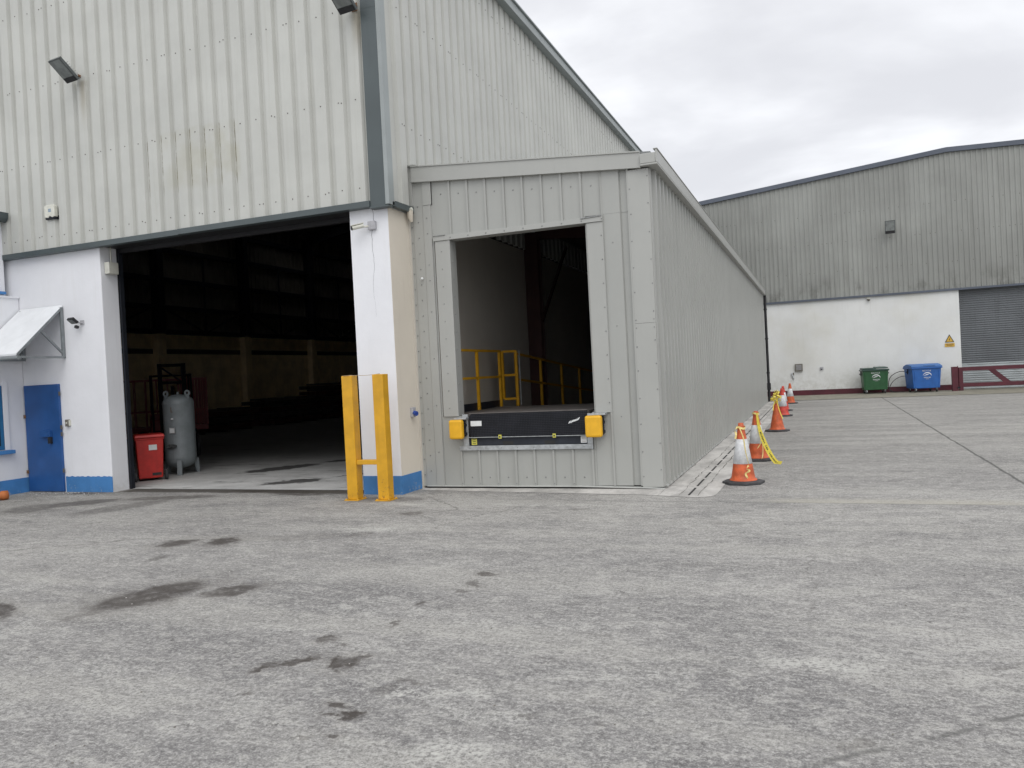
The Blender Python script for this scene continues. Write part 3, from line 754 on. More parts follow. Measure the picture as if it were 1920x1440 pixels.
# ------------------------------------------------------------------ floodlights
def floodlight(name, loc, label, tilt, rz, s=1., grp=None):
    t = thing(name, label, 'floodlight', loc, rz, grp)
    Mt = Matrix.Translation((0, -.32 * s, .0)) @ Euler((tilt, 0, 0)).to_matrix().to_4x4()
    def tr(mb):
        mb.v = [tuple(Mt @ Vector(p)) for p in mb.v]; return mb
    w_, h_, d_ = .15 * s, .21 * s, .07 * s
    mb = MB(); mb.box((-w_, 0, -h_), (w_, d_ * .7, h_)); mb.prism([(-w_ * .8, d_ * .7, -h_ * .9), (w_ * .8, d_ * .7, -h_ * .9), (w_ * .8, d_ * .7, h_ * .8), (-w_ * .8, d_ * .7, h_ * .8)], (0, .001, 0))
    vs = [(-w_ * .85, d_ * .71, -h_ * .9), (w_ * .85, d_ * .71, -h_ * .9), (w_ * .85, d_ * .71, h_ * .85), (-w_ * .85, d_ * .71, h_ * .85),
          (-w_ * .5, d_ * 1.9, -h_ * .8), (w_ * .5, d_ * 1.9, -h_ * .8), (w_ * .5, d_ * 1.6, h_ * .3), (-w_ * .5, d_ * 1.6, h_ * .3)]
    mb.add(vs, [(4, 5, 6, 7)[::-1], (0, 1, 5, 4), (1, 2, 6, 5), (2, 3, 7, 6), (3, 0, 4, 7)], 1)
    for k in range(6):
        z = -h_ * .7 + k * h_ * .2
        mb.box((-w_ * .55, d_ * 1.5, z), (w_ * .55, d_ * 2.1, z + .008 * s), 1)
    tr(mb).build('housing', [M['lampbody'], M['lampmetal']], t, .004)
    mb = MB(); mb.box((-w_ * .86, -.006, -h_ * .55), (w_ * .86, -.001, h_ * .90)); tr(mb).build('lens', M['glass'], t)
    mb = MB(); mb.box((-w_ * .9, -.008, -h_ * .98), (w_ * .9, -.001, -h_ * .58)); tr(mb).build('gear_cover', M['black'], t, .003)
    mb = MB(); mb.beam((0, 0, 0), (0, -.10 * s, .01), .05 * s, .035 * s); mb.beam((.0, -.09 * s, .0), (0, -.22 * s, .06 * s), .04 * s, .05 * s)
    mb.box((-.05 * s, -.012, -.06 * s), (.05 * s, 0, .06 * s))
    mb.build('bracket', M['rust'], t, .002)
    return t
floodlight('floodlight', (-11.40, 9.918, 7.06), 'weathered floodlight tilted down on the off-white front cladding above the alarm box, brown runs below', R(50), R(-6), .98, 'old floodlights high on the warehouse front')
floodlight('floodlight', (-5.99, 9.90, 7.05), 'dark floodlight cut off by the top of the photo beside the grey corner flashing', R(50), R(-6), .98, 'old floodlights high on the warehouse front')
floodlight('floodlight', (3.19, 38.84, 7.28), 'single floodlight high on the grimy grey cladding of the far warehouse', R(14), 0, 1.35)
t = thing('security_light', 'small black floodlight with motion sensor on the white wall right of the canopy', 'floodlight', (-11.80, 10.0, 2.93))
mb = MB(); mb.cbox((-.07, -.12, .035), (.17, .045, .12), 0, (R(50), 0, R(-10))); mb.build('lamp_head', M['black'], t, .006)
mb = MB(); mb.cbox((-.075, -.140, .016), (.14, .004, .09), 0, (R(50), 0, R(-10))); mb.build('lens', M['glass'], t)
mb = MB(); mb.tube([(.02, 0, 0), (.0, -.06, .0), (-.04, -.10, .02)], .012, 8); mb.box((-.03, -.012, -.04), (.06, 0, .04)); mb.build('bracket', M['greybox'], t)
mb = MB(); mb.cbox((-.02, -.09, -.075), (.055, .06, .05), 0, (R(-20), 0, 0)); mb.build('motion_sensor', M['black'], t, .01)

# ------------------------------------------------------------------ cameras and boxes
t = thing('security_camera', 'cream bullet security camera on a grey box near the top of the white pillar', 'camera', (-5.94, 9.998, 3.92))
mb = MB(); mb.box((-.062, -.055, -.065), (.062, 0, .065)); mb.build('back_box', M['greybox'], t, .012)
mb = MB(); mb.tube([(-.05, -.05, -.01), (-.09, -.10, -.02), (-.12, -.12, -.015)], .014, 8); mb.build('arm', M['plastic'], t)
mb = MB(); mb.tube([(-.10, -.10, .0), (-.22, -.21, -.045)], .032, 14, 0); mb.cbox((-.165, -.16, .012), (.19, .07, .01), 0, (0, R(-14), R(43))); mb.build('camera_body', M['plastic'], t)
mb = MB(); mb.tube([(-.221, -.211, -.045), (-.23, -.22, -.047)], .029, 14, 0); mb.build('lens', M['black'], t)
t = thing('dome_camera', 'tiny white camera under the grey cladding edge of the far white wall', 'camera', (2.22, 38.895, 4.24))
mb = MB(); mb.box((-.07, -.05, -.02), (.07, 0, .09)); mb.build('mount', M['plastic'], t, .01)
mb = MB(); mb.lathe([(.0, -.10), (.04, -.09), (.065, -.05), (.07, 0), (0, 0)], 12, (0, -.09, 0)); mb.build('dome', M['darkbox'], t)
t = thing('alarm_box', 'aged white alarm siren box on the off-white cladding above the canopy', 'alarm box', (-12.24, 9.92, 4.87))
mb = MB()
pts = [(-.12, 0, -.09), (-.03, 0, -.10), (.0, 0, -.07), (.06, 0, -.10), (.12, 0, -.085), (.12, 0, .10), (.09, 0, .12), (-.09, 0, .12), (-.12, 0, .10)]
mb.prism(pts, (0, -.07, 0)); mb.build('cover', M['plastic'], t, .008)
mb = MB(); mb.box((-.11, -.06, -.125), (.11, .03, -.06)); mb.build('base', M['blackmet'], t, .004)
mb = MB(); [mb.box((-.02, -.0725, z), (.045, -.0708, z + .009)) for z in (.0, .02, .04)]; mb.build('printed_label', M['bluewin'], t)
t = thing('junction_box', 'white junction box with conduit inside the left reveal of the warehouse entrance', 'electrical box', (-11.29, 10.17, 3.83))
mb = MB(); mb.box((0, -.10, -.10), (.11, .10, .10)); mb.build('box', M['plastic'], t, .01)
mb = MB(); mb.tube([(.03, .02, .10), (.03, .02, .36)], .012, 8); mb.build('conduit', M['plastic'], t)
t = thing('sensor_box', 'narrow white box on the inner edge of the pillar, beside the dark opening', 'electrical box', (-6.327, 10.12, 3.79))
mb = MB(); mb.prism([(-.045, -.05, .11), (-.045, -.05, -.09), (-.02, -.05, -.12), (0, -.05, -.12), (0, -.05, .11)], (0, .12, 0)); mb.build('case', M['plastic'], t, .006)
mb = MB(); mb.box((-.030, -.054, -.04), (-.012, -.0505, .03)); mb.build('lens', M['greybox'], t)
t = thing('switch_box', 'small grey key switch on the white wall right of the blue door', 'switch', (-12.24, 9.998, 1.21))
mb = MB(); mb.box((-.045, -.045, -.06), (.035, 0, .06)); mb.build('case', M['darkbox'], t, .008)
mb = MB(); mb.box((.036, -.035, -.05), (.05, 0, .05)); mb.tube([(0, -.046, .0), (0, -.06, 0)], .014, 10); mb.build('button_panel', M['plastic'], t)
t = thing('power_socket', 'grey and blue power socket on the cream side of the pillar', 'socket', (-5.68, 10.39, 1.17))
mb = MB(); mb.box((0, -.045, -.07), (.05, .045, .075)); mb.build('back_box', M['greybox'], t, .008)
mb = MB(); mb.tube([(.045, -.01, -.01), (.10, -.03, -.02)], .036, 14); mb.build('socket_cap', M['socket'], t)
t = thing('broken_pipe', 'broken cream pipe stub under the flashing at the top of the cream pillar side', 'pipe', (-5.62, 10.52, 4.15))
mb = MB(); mb.tube([(.02, 0, .03), (.02, .0, -.06), (.03, .02, -.13)], [.05, .045, .02], 8); mb.build('stub', M['cream'], t)
mb = MB(); mb.tube([(-.01, .0, .04), (.06, .0, .06)], .03, 8); mb.build('collar', M['plastic'], t)
t = thing('vent_box', 'square brown-grey vent box on the far white wall', 'vent', (-.85, 38.895, 1.31))
mb = MB(); mb.box((-.17, -.09, -.17), (.17, 0, .17)); mb.build('case', M['darkbox'], t, .01)
mb = MB(); [mb.box((-.12, -.10, z), (.12, -.091, z + .018)) for z in (-.11, -.07, -.03, .01, .05, .09)]; mb.build('louvre', M['greybox'], t)
t = thing('wall_tap', 'small outside tap on the far white wall left of the green bin', 'tap', (.13, 38.895, 1.2))
mb = MB(); mb.tube([(0, 0, 0), (0, -.09, 0), (0, -.12, -.05)], .018, 8); mb.build('spout', M['blackmet'], t)
mb = MB(); mb.box((-.07, -.07, .03), (.07, -.05, .05)); mb.box((-.008, -.068, 0), (.008, -.052, .03)); mb.box((-.07, -.01, -.06), (.08, 0, .09), 0); mb.build('handle', M['greybox'], t)
t = thing('pipe_stub', 'short bent grey pipe on the far white wall above the farthest cone', 'pipe', (-1.12, 38.895, .92))
mb = MB(); mb.tube([(-.06, 0, .14), (-.05, -.05, .1), (0, -.05, -.05), (.04, -.05, -.14)], .03, 8); mb.build('pipe', M['galv'], t)
mb = MB(); mb.box((.0, -.06, .06), (.05, -.0, .16)); mb.build('clip', M['darkbox'], t)
mb = MB(); mb.lathe([(.0, .006), (.018, .006), (.022, 0)], 10, M=Matrix.Translation((-5.505, 10.612, 3.17)) @ Euler((PI / 2, 0, 0)).to_matrix().to_4x4())
mb.tube([(-5.505, 10.61, 3.17), (-5.505, 10.59, 3.155)], .014, 8)
tag(mb.build('nozzle', M['paper']), 'tiny white nozzle on the grey flashing between the pillar and the dock opening', 'nozzle')

# ------------------------------------------------------------------ extension with the loading dock
ax = thing('loading_extension', 'grey metal clad lean-to extension with raised loading dock opening', 'building')
AY = 10.65
def fz(x): return 4.62 - (x + 5.55) * .079      # underside of the fascia
def px_screws(mb, x, z0, z1, dz, r=.011):
    z = z0
    while z < z1:
        screw(mb, 'x', AY - .022, -1, x + random.uniform(-.004, .004), z + random.uniform(-.03, .03), r, .006); z += dz
# ribbed sheets
mb = MB()
sheet(mb, 'x', AY, -1, ribs(-5.29, -2.705, .2885, -5.285 + .288, .024, .030, .036), 3.77, lambda a: fz(a) + .20)
for k in range(9):
    screw(mb, 'x', AY, -1, -5.14 + .2885 * k, 4.40 - .079 * .2885 * k, .011, .008)
mb.build('head_panel', [M['annex'], M['screwl']], ax)
mb = MB()
sheet(mb, 'x', AY, -1, ribs(-5.03, -2.94, .2885, -5.01, .024, .030, .036), .045, .56)
for k in range(7): screw(mb, 'x', AY, -1, -4.86 + .2885 * k, .16, .011, .008); screw(mb, 'x', AY - .024, -1, -5.01 + .2885 * k, .075, .009, .008)
mb.build('base_panel', [M['annex'], M['screwl']], ax)
mb = MB()  # plain pans right of the opening
sheet(mb, 'x', AY, -1, [(-2.938, 0), (-2.71, 0), (-2.705, .024), (-2.68, .024), (-2.675, 0), (-2.44, 0), (-2.425, -.035), (-2.335, -.035), (-2.325, .02), (-2.30, .02)], .045, 3.80)
sheet(mb, 'x', AY - .002, -1, [(-2.70, .024), (-2.675, 0), (-2.44, 0), (-2.425, -.033), (-2.335, -.033), (-2.325, .02), (-2.30, .02)], 3.80, lambda a: fz(a) + .20)
for z in (1.0, 2.25, 3.4): screw(mb, 'x', AY, -1, -2.56, z, .009, .007)
mb.build('side_panel', [M['annex'], M['screwl']], ax)
mb = MB()  # left flashing with soft folds next to the pillar
sheet(mb, 'x', AY, -1, [(-5.70, .0), (-5.62, .0), (-5.61, .012), (-5.45, .012), (-5.44, .022), (-5.315, .022), (-5.308, -.004), (-5.29, -.004)], .03, lambda a: 4.26 if a < -5.41 else 4.26)
sheet(mb, 'x', AY - .001, -1, [(-5.60, .006), (-5.44, .006), (-5.435, .026), (-5.29, .026)], 4.262, lambda a: fz(a) + .01)
z = .2
while z < 4.2:
    screw(mb, 'x', AY - .002, -1, -5.645, z, .010, .008); screw(mb, 'x', AY - .013, -1, -5.53, z + .06, .010, .008)
    if int(z * 3) % 2: screw(mb, 'x', AY - .022, -1, -5.38, z + .11, .010, .008)
    z += .235
mb.build('corner_flashing', [M['annexflash'], M['screwl']], ax)
mb = MB()  # right corner flashing
mb.box((-2.303, AY - .022, .03), (-2.020, AY - .002, 2.26)); mb.box((-2.3035, AY - .0225, 2.262), (-2.0195, AY - .002, 4.345))
mb.box((-2.028, AY - .0015, .03), (-2.008, AY + .11, 4.34))
px_screws(mb, -2.285, .15, 4.3, .36); px_screws(mb, -2.04, .25, 4.3, .36)
for z in (2.20, 2.31): screw(mb, 'x', AY - .0225, -1, -2.285, z); screw(mb, 'x', AY - .0225, -1, -2.04, z)
mb.build('corner_flashing', [M['annexflash'], M['screwl']], ax, .003)
# opening surround
mb = MB(); mb.box((-5.265, AY - .030, 1.075), (-5.025, AY - .004, 3.70)); mb.box((-5.045, AY - .0285, 1.075), (-5.02, AY + .18, 3.70))
z = 1.2
while z < 3.6: screw(mb, 'x', AY - .030, -1, -5.16, z, .010, .008); screw(mb, 'y', -5.02, 1, AY + .05, z + .1, .010, .008); z += .26
mb.build('opening_jamb', [M['annexflash'], M['screwl']], ax, .003)
mb = MB(); mb.box((-2.91, AY - .030, 1.065), (-2.685, AY - .004, 3.70)); mb.box((-2.915, AY - .0285, 1.065), (-2.90, AY + .18, 3.70))
z = 1.2
while z < 3.6: screw(mb, 'x', AY - .030, -1, -2.71, z, .011, .008); z += .33
mb.build('opening_jamb', [M['annexflash'], M['screwl']], ax, .003)
mb = MB(); mb.box((-5.285, AY - .045, 3.703), (-2.68, AY + .15, 3.775))
for k in range(9): screw(mb, 'x', AY - .045, -1, -5.0 + .2885 * k, 3.735, .011, .008)
mb.cbox((-2.84, AY - .050, 3.775), (.30, .012, .018), 1, (0, R(-2), 0)); mb.cbox((-5.18, AY - .05, 3.778), (.2, .01, .012), 1)
mb.build('opening_lintel', [M['annexflash'], M['screwl']], ax, .003)
# lower frame round the leveller
mb = MB(); mb.box((-5.02, AY - .050, .565), (-2.97, AY - .026, .632)); mb.box((-4.955, AY - .048, .634), (-4.865, AY - .028, 1.10)); mb.box((-3.05, AY - .047, .634), (-2.97, AY - .028, 1.06))
for k in range(8): screw(mb, 'x', AY - .050, -1, -4.85 + .25 * k, .60, .008, .008)
mb.build('dock_frame', [M['galv'], M['screwl']], ax, .003)
for xa, xb in ((-5.03, -4.955), (-2.97, -2.94)):
    mb = MB(); mb.box((xa, AY - .01, .56), (xb, AY + .004, 1.075)); mb.build('infill_panel', M['annex'], ax)
mb = MB(); mb.box((-5.29, AY - .008, .03), (-5.031, AY + .005, 1.074)); mb.build('infill_panel', M['annex'], ax)
# base drip
mb = MB()
mb.prism([(-5.6, AY - .045, .028), (-3.2, AY - .045, .030), (-2.2, AY - .045, .012), (-2.0, AY - .045, .004), (-2.0, AY - .045, .016), (-2.2, AY - .045, .028), (-3.2, AY - .045, .046), (-5.6, AY - .045, .042)], (0, .05, 0))
mb.build('base_trim', M['drip'], ax)
mb = MB(); mb.box((-5.68, AY + .06, -.1), (-2.1, AY + .12, .5)); mb.build('kerb_upstand', M['slot'], ax)
# fascia
mb = MB()
mb.prism([(-5.59, AY - .07, fz(-5.59)), (-2.115, AY - .07, fz(-2.115)), (-2.115, AY - .07, fz(-2.115) + .205), (-5.59, AY - .07, fz(-5.59) + .225)], (0, .08, 0))
mb.prism([(-5.59, AY - .085, fz(-5.59) + .225), (-2.115, AY - .085, fz(-2.115) + .205), (-2.115, AY - .085, fz(-2.115) + .222), (-5.59, AY - .085, fz(-5.59) + .242)], (0, .12, 0))
mb.box((-3.33, AY - .0715, 4.46), (-3.325, AY - .0705, 4.63))
mb.build('fascia', M['annexflash'], ax, .004)
mb = MB()
pts = [(-5.66, AY - .09, 4.865), (-5.53, AY - .09, 4.862), (-5.44, AY - .09, 4.835), (-5.44, AY - .09, 4.86), (-5.54, AY - .09, 4.885), (-5.66, AY - .09, 4.885)]
mb.prism(pts, (0, .12, 0)); mb.box((-5.655, AY - .05, 4.27), (-5.595, AY - .003, 4.862)); mb.build('end_flashing', M['annexflash'], ax, .003)
# side wall
mb = MB()
sheet(mb, 'y', -2.035, 1, ribs(AY + .11, 33.7, .2885, AY + .25, .065, .08, .12), .045, 4.54)
for z in (.9, 2.3, 3.5):
    y = AY + .4; k = 0
    while y < 20:
        if k % 2 == 0: screw(mb, 'y', -2.035, 1, y, z, .011, .008)
        y += .2885; k += 1
mb.build('side_cladding', [M['annex'], M['screwl']], ax)
mb = MB(); mb.box((-2.04, AY + .11, .012), (-1.985, 33.72, .045)); mb.build('base_trim', M['drip'], ax, .004)
mb = MB(); mb.box((-2.11, AY - .11, 4.36), (-1.88, 33.8, 4.385)); mb.box((-1.905, AY - .105, 4.387), (-1.88, 33.8, 4.56)); mb.box((-2.11, AY - .11, 4.387), (-1.906, AY - .09, 4.52)); mb.box((-1.93, AY - .108, 4.561), (-1.87, 33.8, 4.575))
mb.build('gutter', M['annexflash'], ax, .006)
mb = MB(); mb.prism([(-5.69, AY - .03, 4.822), (-1.98, AY - .03, 4.528), (-1.98, AY - .03, 4.56), (-5.69, AY - .03, 4.855)], (0, 23.1, 0)); mb.build('roof', M['roof'], ax)
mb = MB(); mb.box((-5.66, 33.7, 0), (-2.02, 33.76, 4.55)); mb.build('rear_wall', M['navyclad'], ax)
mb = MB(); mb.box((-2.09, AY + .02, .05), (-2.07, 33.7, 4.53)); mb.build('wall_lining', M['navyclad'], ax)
mb = MB(); mb.tube([(-1.93, 33.9, 4.42), (-1.93, 33.9, .02)], .055, 12)
for z in (1.2, 2.6, 3.8): mb.box((-2.02, 33.86, z - .03), (-1.865, 33.965, z + .03))
mb.box((-2.02, 33.82, .5), (-1.85, 33.98, .78)); mb.build('downpipe', M['black'], ax)
# dock deck, ramp and steel inside
mb = MB(); mb.box((-4.83, AY + .005, 1.06), (-3.03, AY + 2.2, 1.10)); mb.box((-5.66, AY + 2.201, 1.055), (-2.1, AY + 2.32, 1.098)); mb.box((-5.66, AY + .20, .3), (-4.84, AY + 2.2, 1.088)); mb.box((-3.02, AY + .20, .3), (-2.1, AY + 2.2, 1.088))
mb.build('dock_deck', M['deck'], ax)
mb = MB(); mb.prism([(-5.66, AY + 2.33, 1.09), (-5.66, 27, .02), (-5.66, 27, -.1), (-5.66, AY + 2.33, -.1)], (3.56, 0, 0)); mb.build('ramp', M['deck'], ax)
mb = MB(); mb.box((-5.40, AY + .25, 1.09), (-5.37, 13.25, 1.21)); mb.build('toe_board', M['blackmet'], ax)
for y in (15.7, 20.7, 25.7):
    mb = MB()
    mb.box((-5.66, y - .1, 0), (-5.36, y - .085, 4.6)); mb.box((-5.52, y - .084, 0), (-5.50, y + .084, 4.6)); mb.box((-5.66, y + .085, 0), (-5.36, y + .1, 4.6))
    mb.box((-2.4, y - .1, 0), (-2.1, y + .1, 4.4)); mb.beam((-5.4, y, 4.6), (-2.2, y, 4.33), .12, .25)
    mb.beam((-5.38, y + .05, 2.75), (-5.25, y + 1.6, 4.5), .05, .05)
    mb.build('steel_column', M['oxide'], ax)
mb = MB(); mb.box((-3.2, 17.5, 4.25), (-2.6, 19.3, 4.32)); mb.build('roof_light', M['greybox'], ax)
mb = MB(); mb.prism([(-5.2, 12.4, 4.6), (-5.1, 12.4, 4.0), (-5.02, 12.4, 4.0), (-5.0, 12.4, 4.6)], (0, .08, 0)); mb.build('hanging_bracket', M['blackmet'], ax)

# dock leveller
dl = thing('dock_leveller', 'black tread plate dock leveller in the opening of the grey extension', 'dock leveller', (-3.95, AY, .62))
o = (-3.95, AY, .62)
lp = MB()
xa, xb, za, zb, rr = -4.835, -3.035, .765, 1.105, .035
pts = [(xa + rr, zb), (xa, zb - rr), (xa, za + rr), (xa + rr, za), (xb, za), (xb, zb)]
lp.prism([rel((x, AY - .062, z), o) for x, z in pts][::-1], (0, .045, 0)); lpo = lp.build('lip_plate', M['tread'], dl, .004)
lp = MB(); lp.box(rel((xa, AY - .063, 1.107), o), rel((xb, AY + .02, 1.118), o)); lp.build('lip_hinge', M['deck'], dl)
mb = MB(); mb.box(rel((-4.862, AY - .02, .635), o), rel((-3.052, AY + .02, .752), o)); mb.box(rel((-4.862, AY - .069, .752), o), rel((-3.052, AY - .02, .762), o), 1)
mb.build('front_beam', [M['beamblue'], M['galv']], dl, .003)
for x0, x1 in ((-4.33, -4.17), (-3.69, -3.53)):
    mb = MB(); mb.box(rel((x0, AY - .0225, .642), o), rel((x1, AY - .0215, .69), o)); mb.build('fork_pocket', M['ink'], dl)
for x in (-4.355, -3.525):
    mb = MB(); mb.box(rel((x - .022, AY - .075, .735), o), rel((x + .022, AY - .063, .79), o)); mb.box(rel((x - .010, AY - .077, .748), o), rel((x + .010, AY - .0755, .775), o), 1)
    mb.build('lip_keeper', [M['yelsticker'], M['ink']], dl)
mb = MB(); mb.box(rel((-4.815, AY - .065, .925), o), rel((-4.64, AY - .063, 1.0), o)); mb.build('sticker', M['paper'], dl)
mb = MB(); mb.box(rel((-4.832, AY - .0235, .645), o), rel((-4.745, AY - .0215, .735), o), 0)
for z in (.66, .688, .716): mb.box(rel((-4.815, AY - .0245, z), o), rel((-4.762, AY - .0238, z + .008), o), 1)
mb.build('sticker', [M['yelsticker'], M['ink']], dl)
mb = MB(); mb.box(rel((-3.15, AY - .0235, .65), o), rel((-3.065, AY - .0215, .74), o)); 
for z in (.665, .685, .705, .722): mb.box(rel((-3.14, AY - .0245, z), o), rel((-3.075, AY - .0238, z + .004), o), 1)
mb.build('sticker', [M['paper'], M['rust']], dl)
mb = MB()
for k in range(9):
    x = -3.31 + k * .018; z = .925 + k * .006 + random.uniform(-.004, .004)
    mb.add([rel(p, o) for p in [(x, AY - .0635, z), (x + .012, AY - .0635, z), (x + .030, AY - .0635, z + .028 + .01 * math.sin(k)), (x + .018, AY - .0635, z + .034)]], [(0, 1, 2, 3)])
mb.build('scuff_mark', M['paper'], dl)
# yellow dock bumpers
for (x0, x1, z0, z1, lab) in ((-5.115, -4.90, .745, 1.03, 'yellow rounded dock bumper left of the black leveller'), (-3.035, -2.80, .735, 1.035, 'yellow rounded dock bumper right of the black leveller')):
    cx_ = (x0 + x1) / 2; t = thing('dock_bumper', lab, 'dock bumper', (cx_, AY, z0), 0, 'yellow pads either side of the dock')
    mb = MB(); mb.box((x0 - cx_, -.20, 0), (x1 - cx_, -.10, z1 - z0)); mb.build('pad', M['yellowpad'], t, .028)
    mb = MB(); mb.box((x0 - cx_ + .03, -.098, .03), (x1 - cx_ + .0, -.03, z1 - z0 - .02)); mb.box((x1 - cx_ + .001, -.12, .18), (x1 - cx_ + .018, -.05, .22)); mb.box((x1 - cx_ + .001, -.12, .05), (x1 - cx_ + .018, -.05, .09))
    mb.build('bracket', M['blackmet'], t)
    mb = MB(); mb.box((x0 - cx_ + .07, -.15, z1 - z0 + .002), (x1 - cx_ + .05, -.02, z1 - z0 + .03)); mb.build('top_plate', M['galv'], t, .003)

# handrails inside
hr = thing('handrail', 'yellow tubular handrail along the wall inside the dock opening', 'handrail', (-5.35, 12.2, 1.09))
def hrel(x, y, z): return (x + 5.35, y - 12.2, z - 1.09)
for y in (11.35, 12.15, 13.15):
    mb = MB(); mb.beam(hrel(-5.35, y, 1.09), hrel(-5.35, y, 2.10), .045, .045); mb.build('post', M['yellow'], hr)
for z in (1.63, 2.09):
    mb = MB(); mb.beam(hrel(-5.35, 11.3, z), hrel(-5.35, 13.2, z), .04, .04); mb.build('rail', M['yellow'], hr)
gt = thing('dock_gate', 'small yellow gate frame standing open between the two dock handrails', 'gate', (-5.33, 13.25, 1.1))
for a, b_ in (((0, 0, .12), (0, 0, .98)), ((.20, .18, .0), (.20, .18, .98)), ((0, 0, .98), (.20, .18, .98)), ((0, 0, .12), (.20, .18, .12)), ((0, 0, .55), (.20, .18, .55))):
    mb = MB(); mb.beam(a, b_, .042, .042); mb.build('gate_bar', M['yellow'], gt)
mb = MB(); mb.beam((.235, .25, .0), (.235, .25, 1.0), .015, .015); mb.build('drop_bolt', M['galv'], gt)
h2 = thing('handrail', 'long yellow handrail descending along the dim ramp behind the dock', 'handrail', (-5.35, 14.0, 1.0))
def rz_(y): return 1.09 - max(0, y - 12.98) * .0765
for k, y in enumerate((13.98, 15.4, 16.8, 18.2, 19.7, 21.2)):
    mb = MB(); mb.beam((0, y - 14, rz_(y) - 1.0), (0, y - 14, rz_(y) + 1.05 - 1.0), .05, .05); mb.build('post', M['yellow'], h2)
for dz in (.55, 1.04):
    mb = MB(); mb.beam((0, 13.95 - 14, rz_(13.95) + dz - 1), (0, 21.3 - 14, rz_(21.3) + dz - 1), .04, .04); mb.build('rail', M['yellow'], h2)

# ------------------------------------------------------------------ yellow frame in front of pillar
yb = thing('impact_barrier', 'tall yellow steel goalpost barrier bolted down in front of the pillar', 'barrier', (-5.94, 9.55, 0))
for s_ in (-1, 1):
    xc = s_ * .25
    mb = MB(); mb.box((xc - .10, -.085, .0), (xc + .09, -.075, 1.755)); mb.box((xc - .10, .065, .0), (xc + .09, .075, 1.755)); mb.box((xc - .008, -.074, .0), (xc + .008, .064, 1.755))
    mb.v = [(p[0], p[1], p[2]) for p in mb.v]
    mb = MB(); mb.box((xc - .085, -.075, .012), (xc + .085, .075, 1.755)); mb.build('post', M['yellow'], yb, .008)
    mb = MB(); mb.box((xc - .11, -.12, .0), (xc + .12, .11, .012)); 
    for bx, by in ((-.09, -.10), (.10, -.10), (.10, .09)): mb.lathe([(.0, .028), (.010, .028), (.012, .012)], 6, (xc + bx, by, 0))
    mb.build('base_plate', M['yellow'], yb)
mb = MB(); mb.box((-.165, -.06, .50), (.165, .04, .565)); mb.build('crossbar', M['yellow'], yb, .006)
mb = MB(); mb.tube([(-6.19 + .50 * k / 8, 9.55, 1.762 - .012 * math.sin(PI * k / 8)) for k in range(9)], .004, 6)
mb.tube([(-6.19 + .095 * math.cos(t), 9.55 + .085 * math.sin(t), 1.757) for t in [2 * PI * k / 12 for k in range(13)]], .004, 6)
tag(mb.build('string', M['rope']), 'thin tan string tied between the tops of the yellow barrier posts', 'string')

# ------------------------------------------------------------------ cones
def make_cone(H, mat, band, label, loc, rz=0, base_r=.285, group='traffic cones lined along the grey extension', white=True):
    t = thing('traffic_cone', label, 'traffic cone', loc, rz, group)
    mb = MB(); n = 8
    mb.lathe([(0, 0), (base_r * .98, 0), (base_r, .012), (base_r * .99, .032), (base_r * .72, .045), (.0, .046)], n, smooth=False); mb.build('base', M['rubber'], t)
    def rad(z): return .165 + (.034 - .165) * ((z - .047) / (H - .047))
    pr = [(.185, .047), (.178, .062)]
    zz = [.0625, .12, H * .24, H * .36, H * .5, H * .62, H * .73, H * .85, H * .93]
    pr += [(rad(z), z) for z in zz] + [(rad(H * .935) + .004, H * .94), (rad(H) + .004, H * .955), (rad(H) + .002, H - .004), (rad(H) - .006, H), (.022, H - .002), (.02, H - .06)]
    mb = MB(); mb.lathe(pr, 28); mb.build('cone_body', mat, t)
    if white:
        z0, z1 = H * band[0], H * band[1]
        mb = MB(); mb.lathe([(rad(z0) + .001, z0), (rad(z0) + .004, z0 + .002), (rad(z1) + .004, z1 - .002), (rad(z1) + .001, z1)], 28); mb.build('sleeve', M['conew'], t)
    return t
CONES = [(-1.03, 11.22, .83, 'coneo', (.33, .735), 'nearest orange and white cone with pale tape tied round its top and hanging down'),
         (-1.02, 13.86, .83, 'coneo', (.35, .72), 'orange and white cone with long yellow tape trailing to the ground, second from camera'),
         (-.97, 19.6, .72, 'coneo', None, 'short all-orange cone topped with a ball of yellow tape'),
         (-1.04, 24.9, .84, 'coner', (.36, .75), 'red and white cone just behind the all-orange cone, overlapping another'),
         (-1.13, 27.6, .82, 'coner', (.38, .74), 'red and white cone mostly hidden behind its twin'),
         (-1.06, 32.1, .78, 'coneo', (.36, .74), 'farthest orange and white cone, near the downpipe end of the extension')]
for i, (x, y, H, mt, band, lab) in enumerate(CONES):
    c_ = make_cone(H, M[mt], band or (0, 0), lab, (x, y, .0), i * .35 + .2, white=band is not None)
    if i in (3,): c_.rotation_euler = (R(.5), R(-1.5), .4)

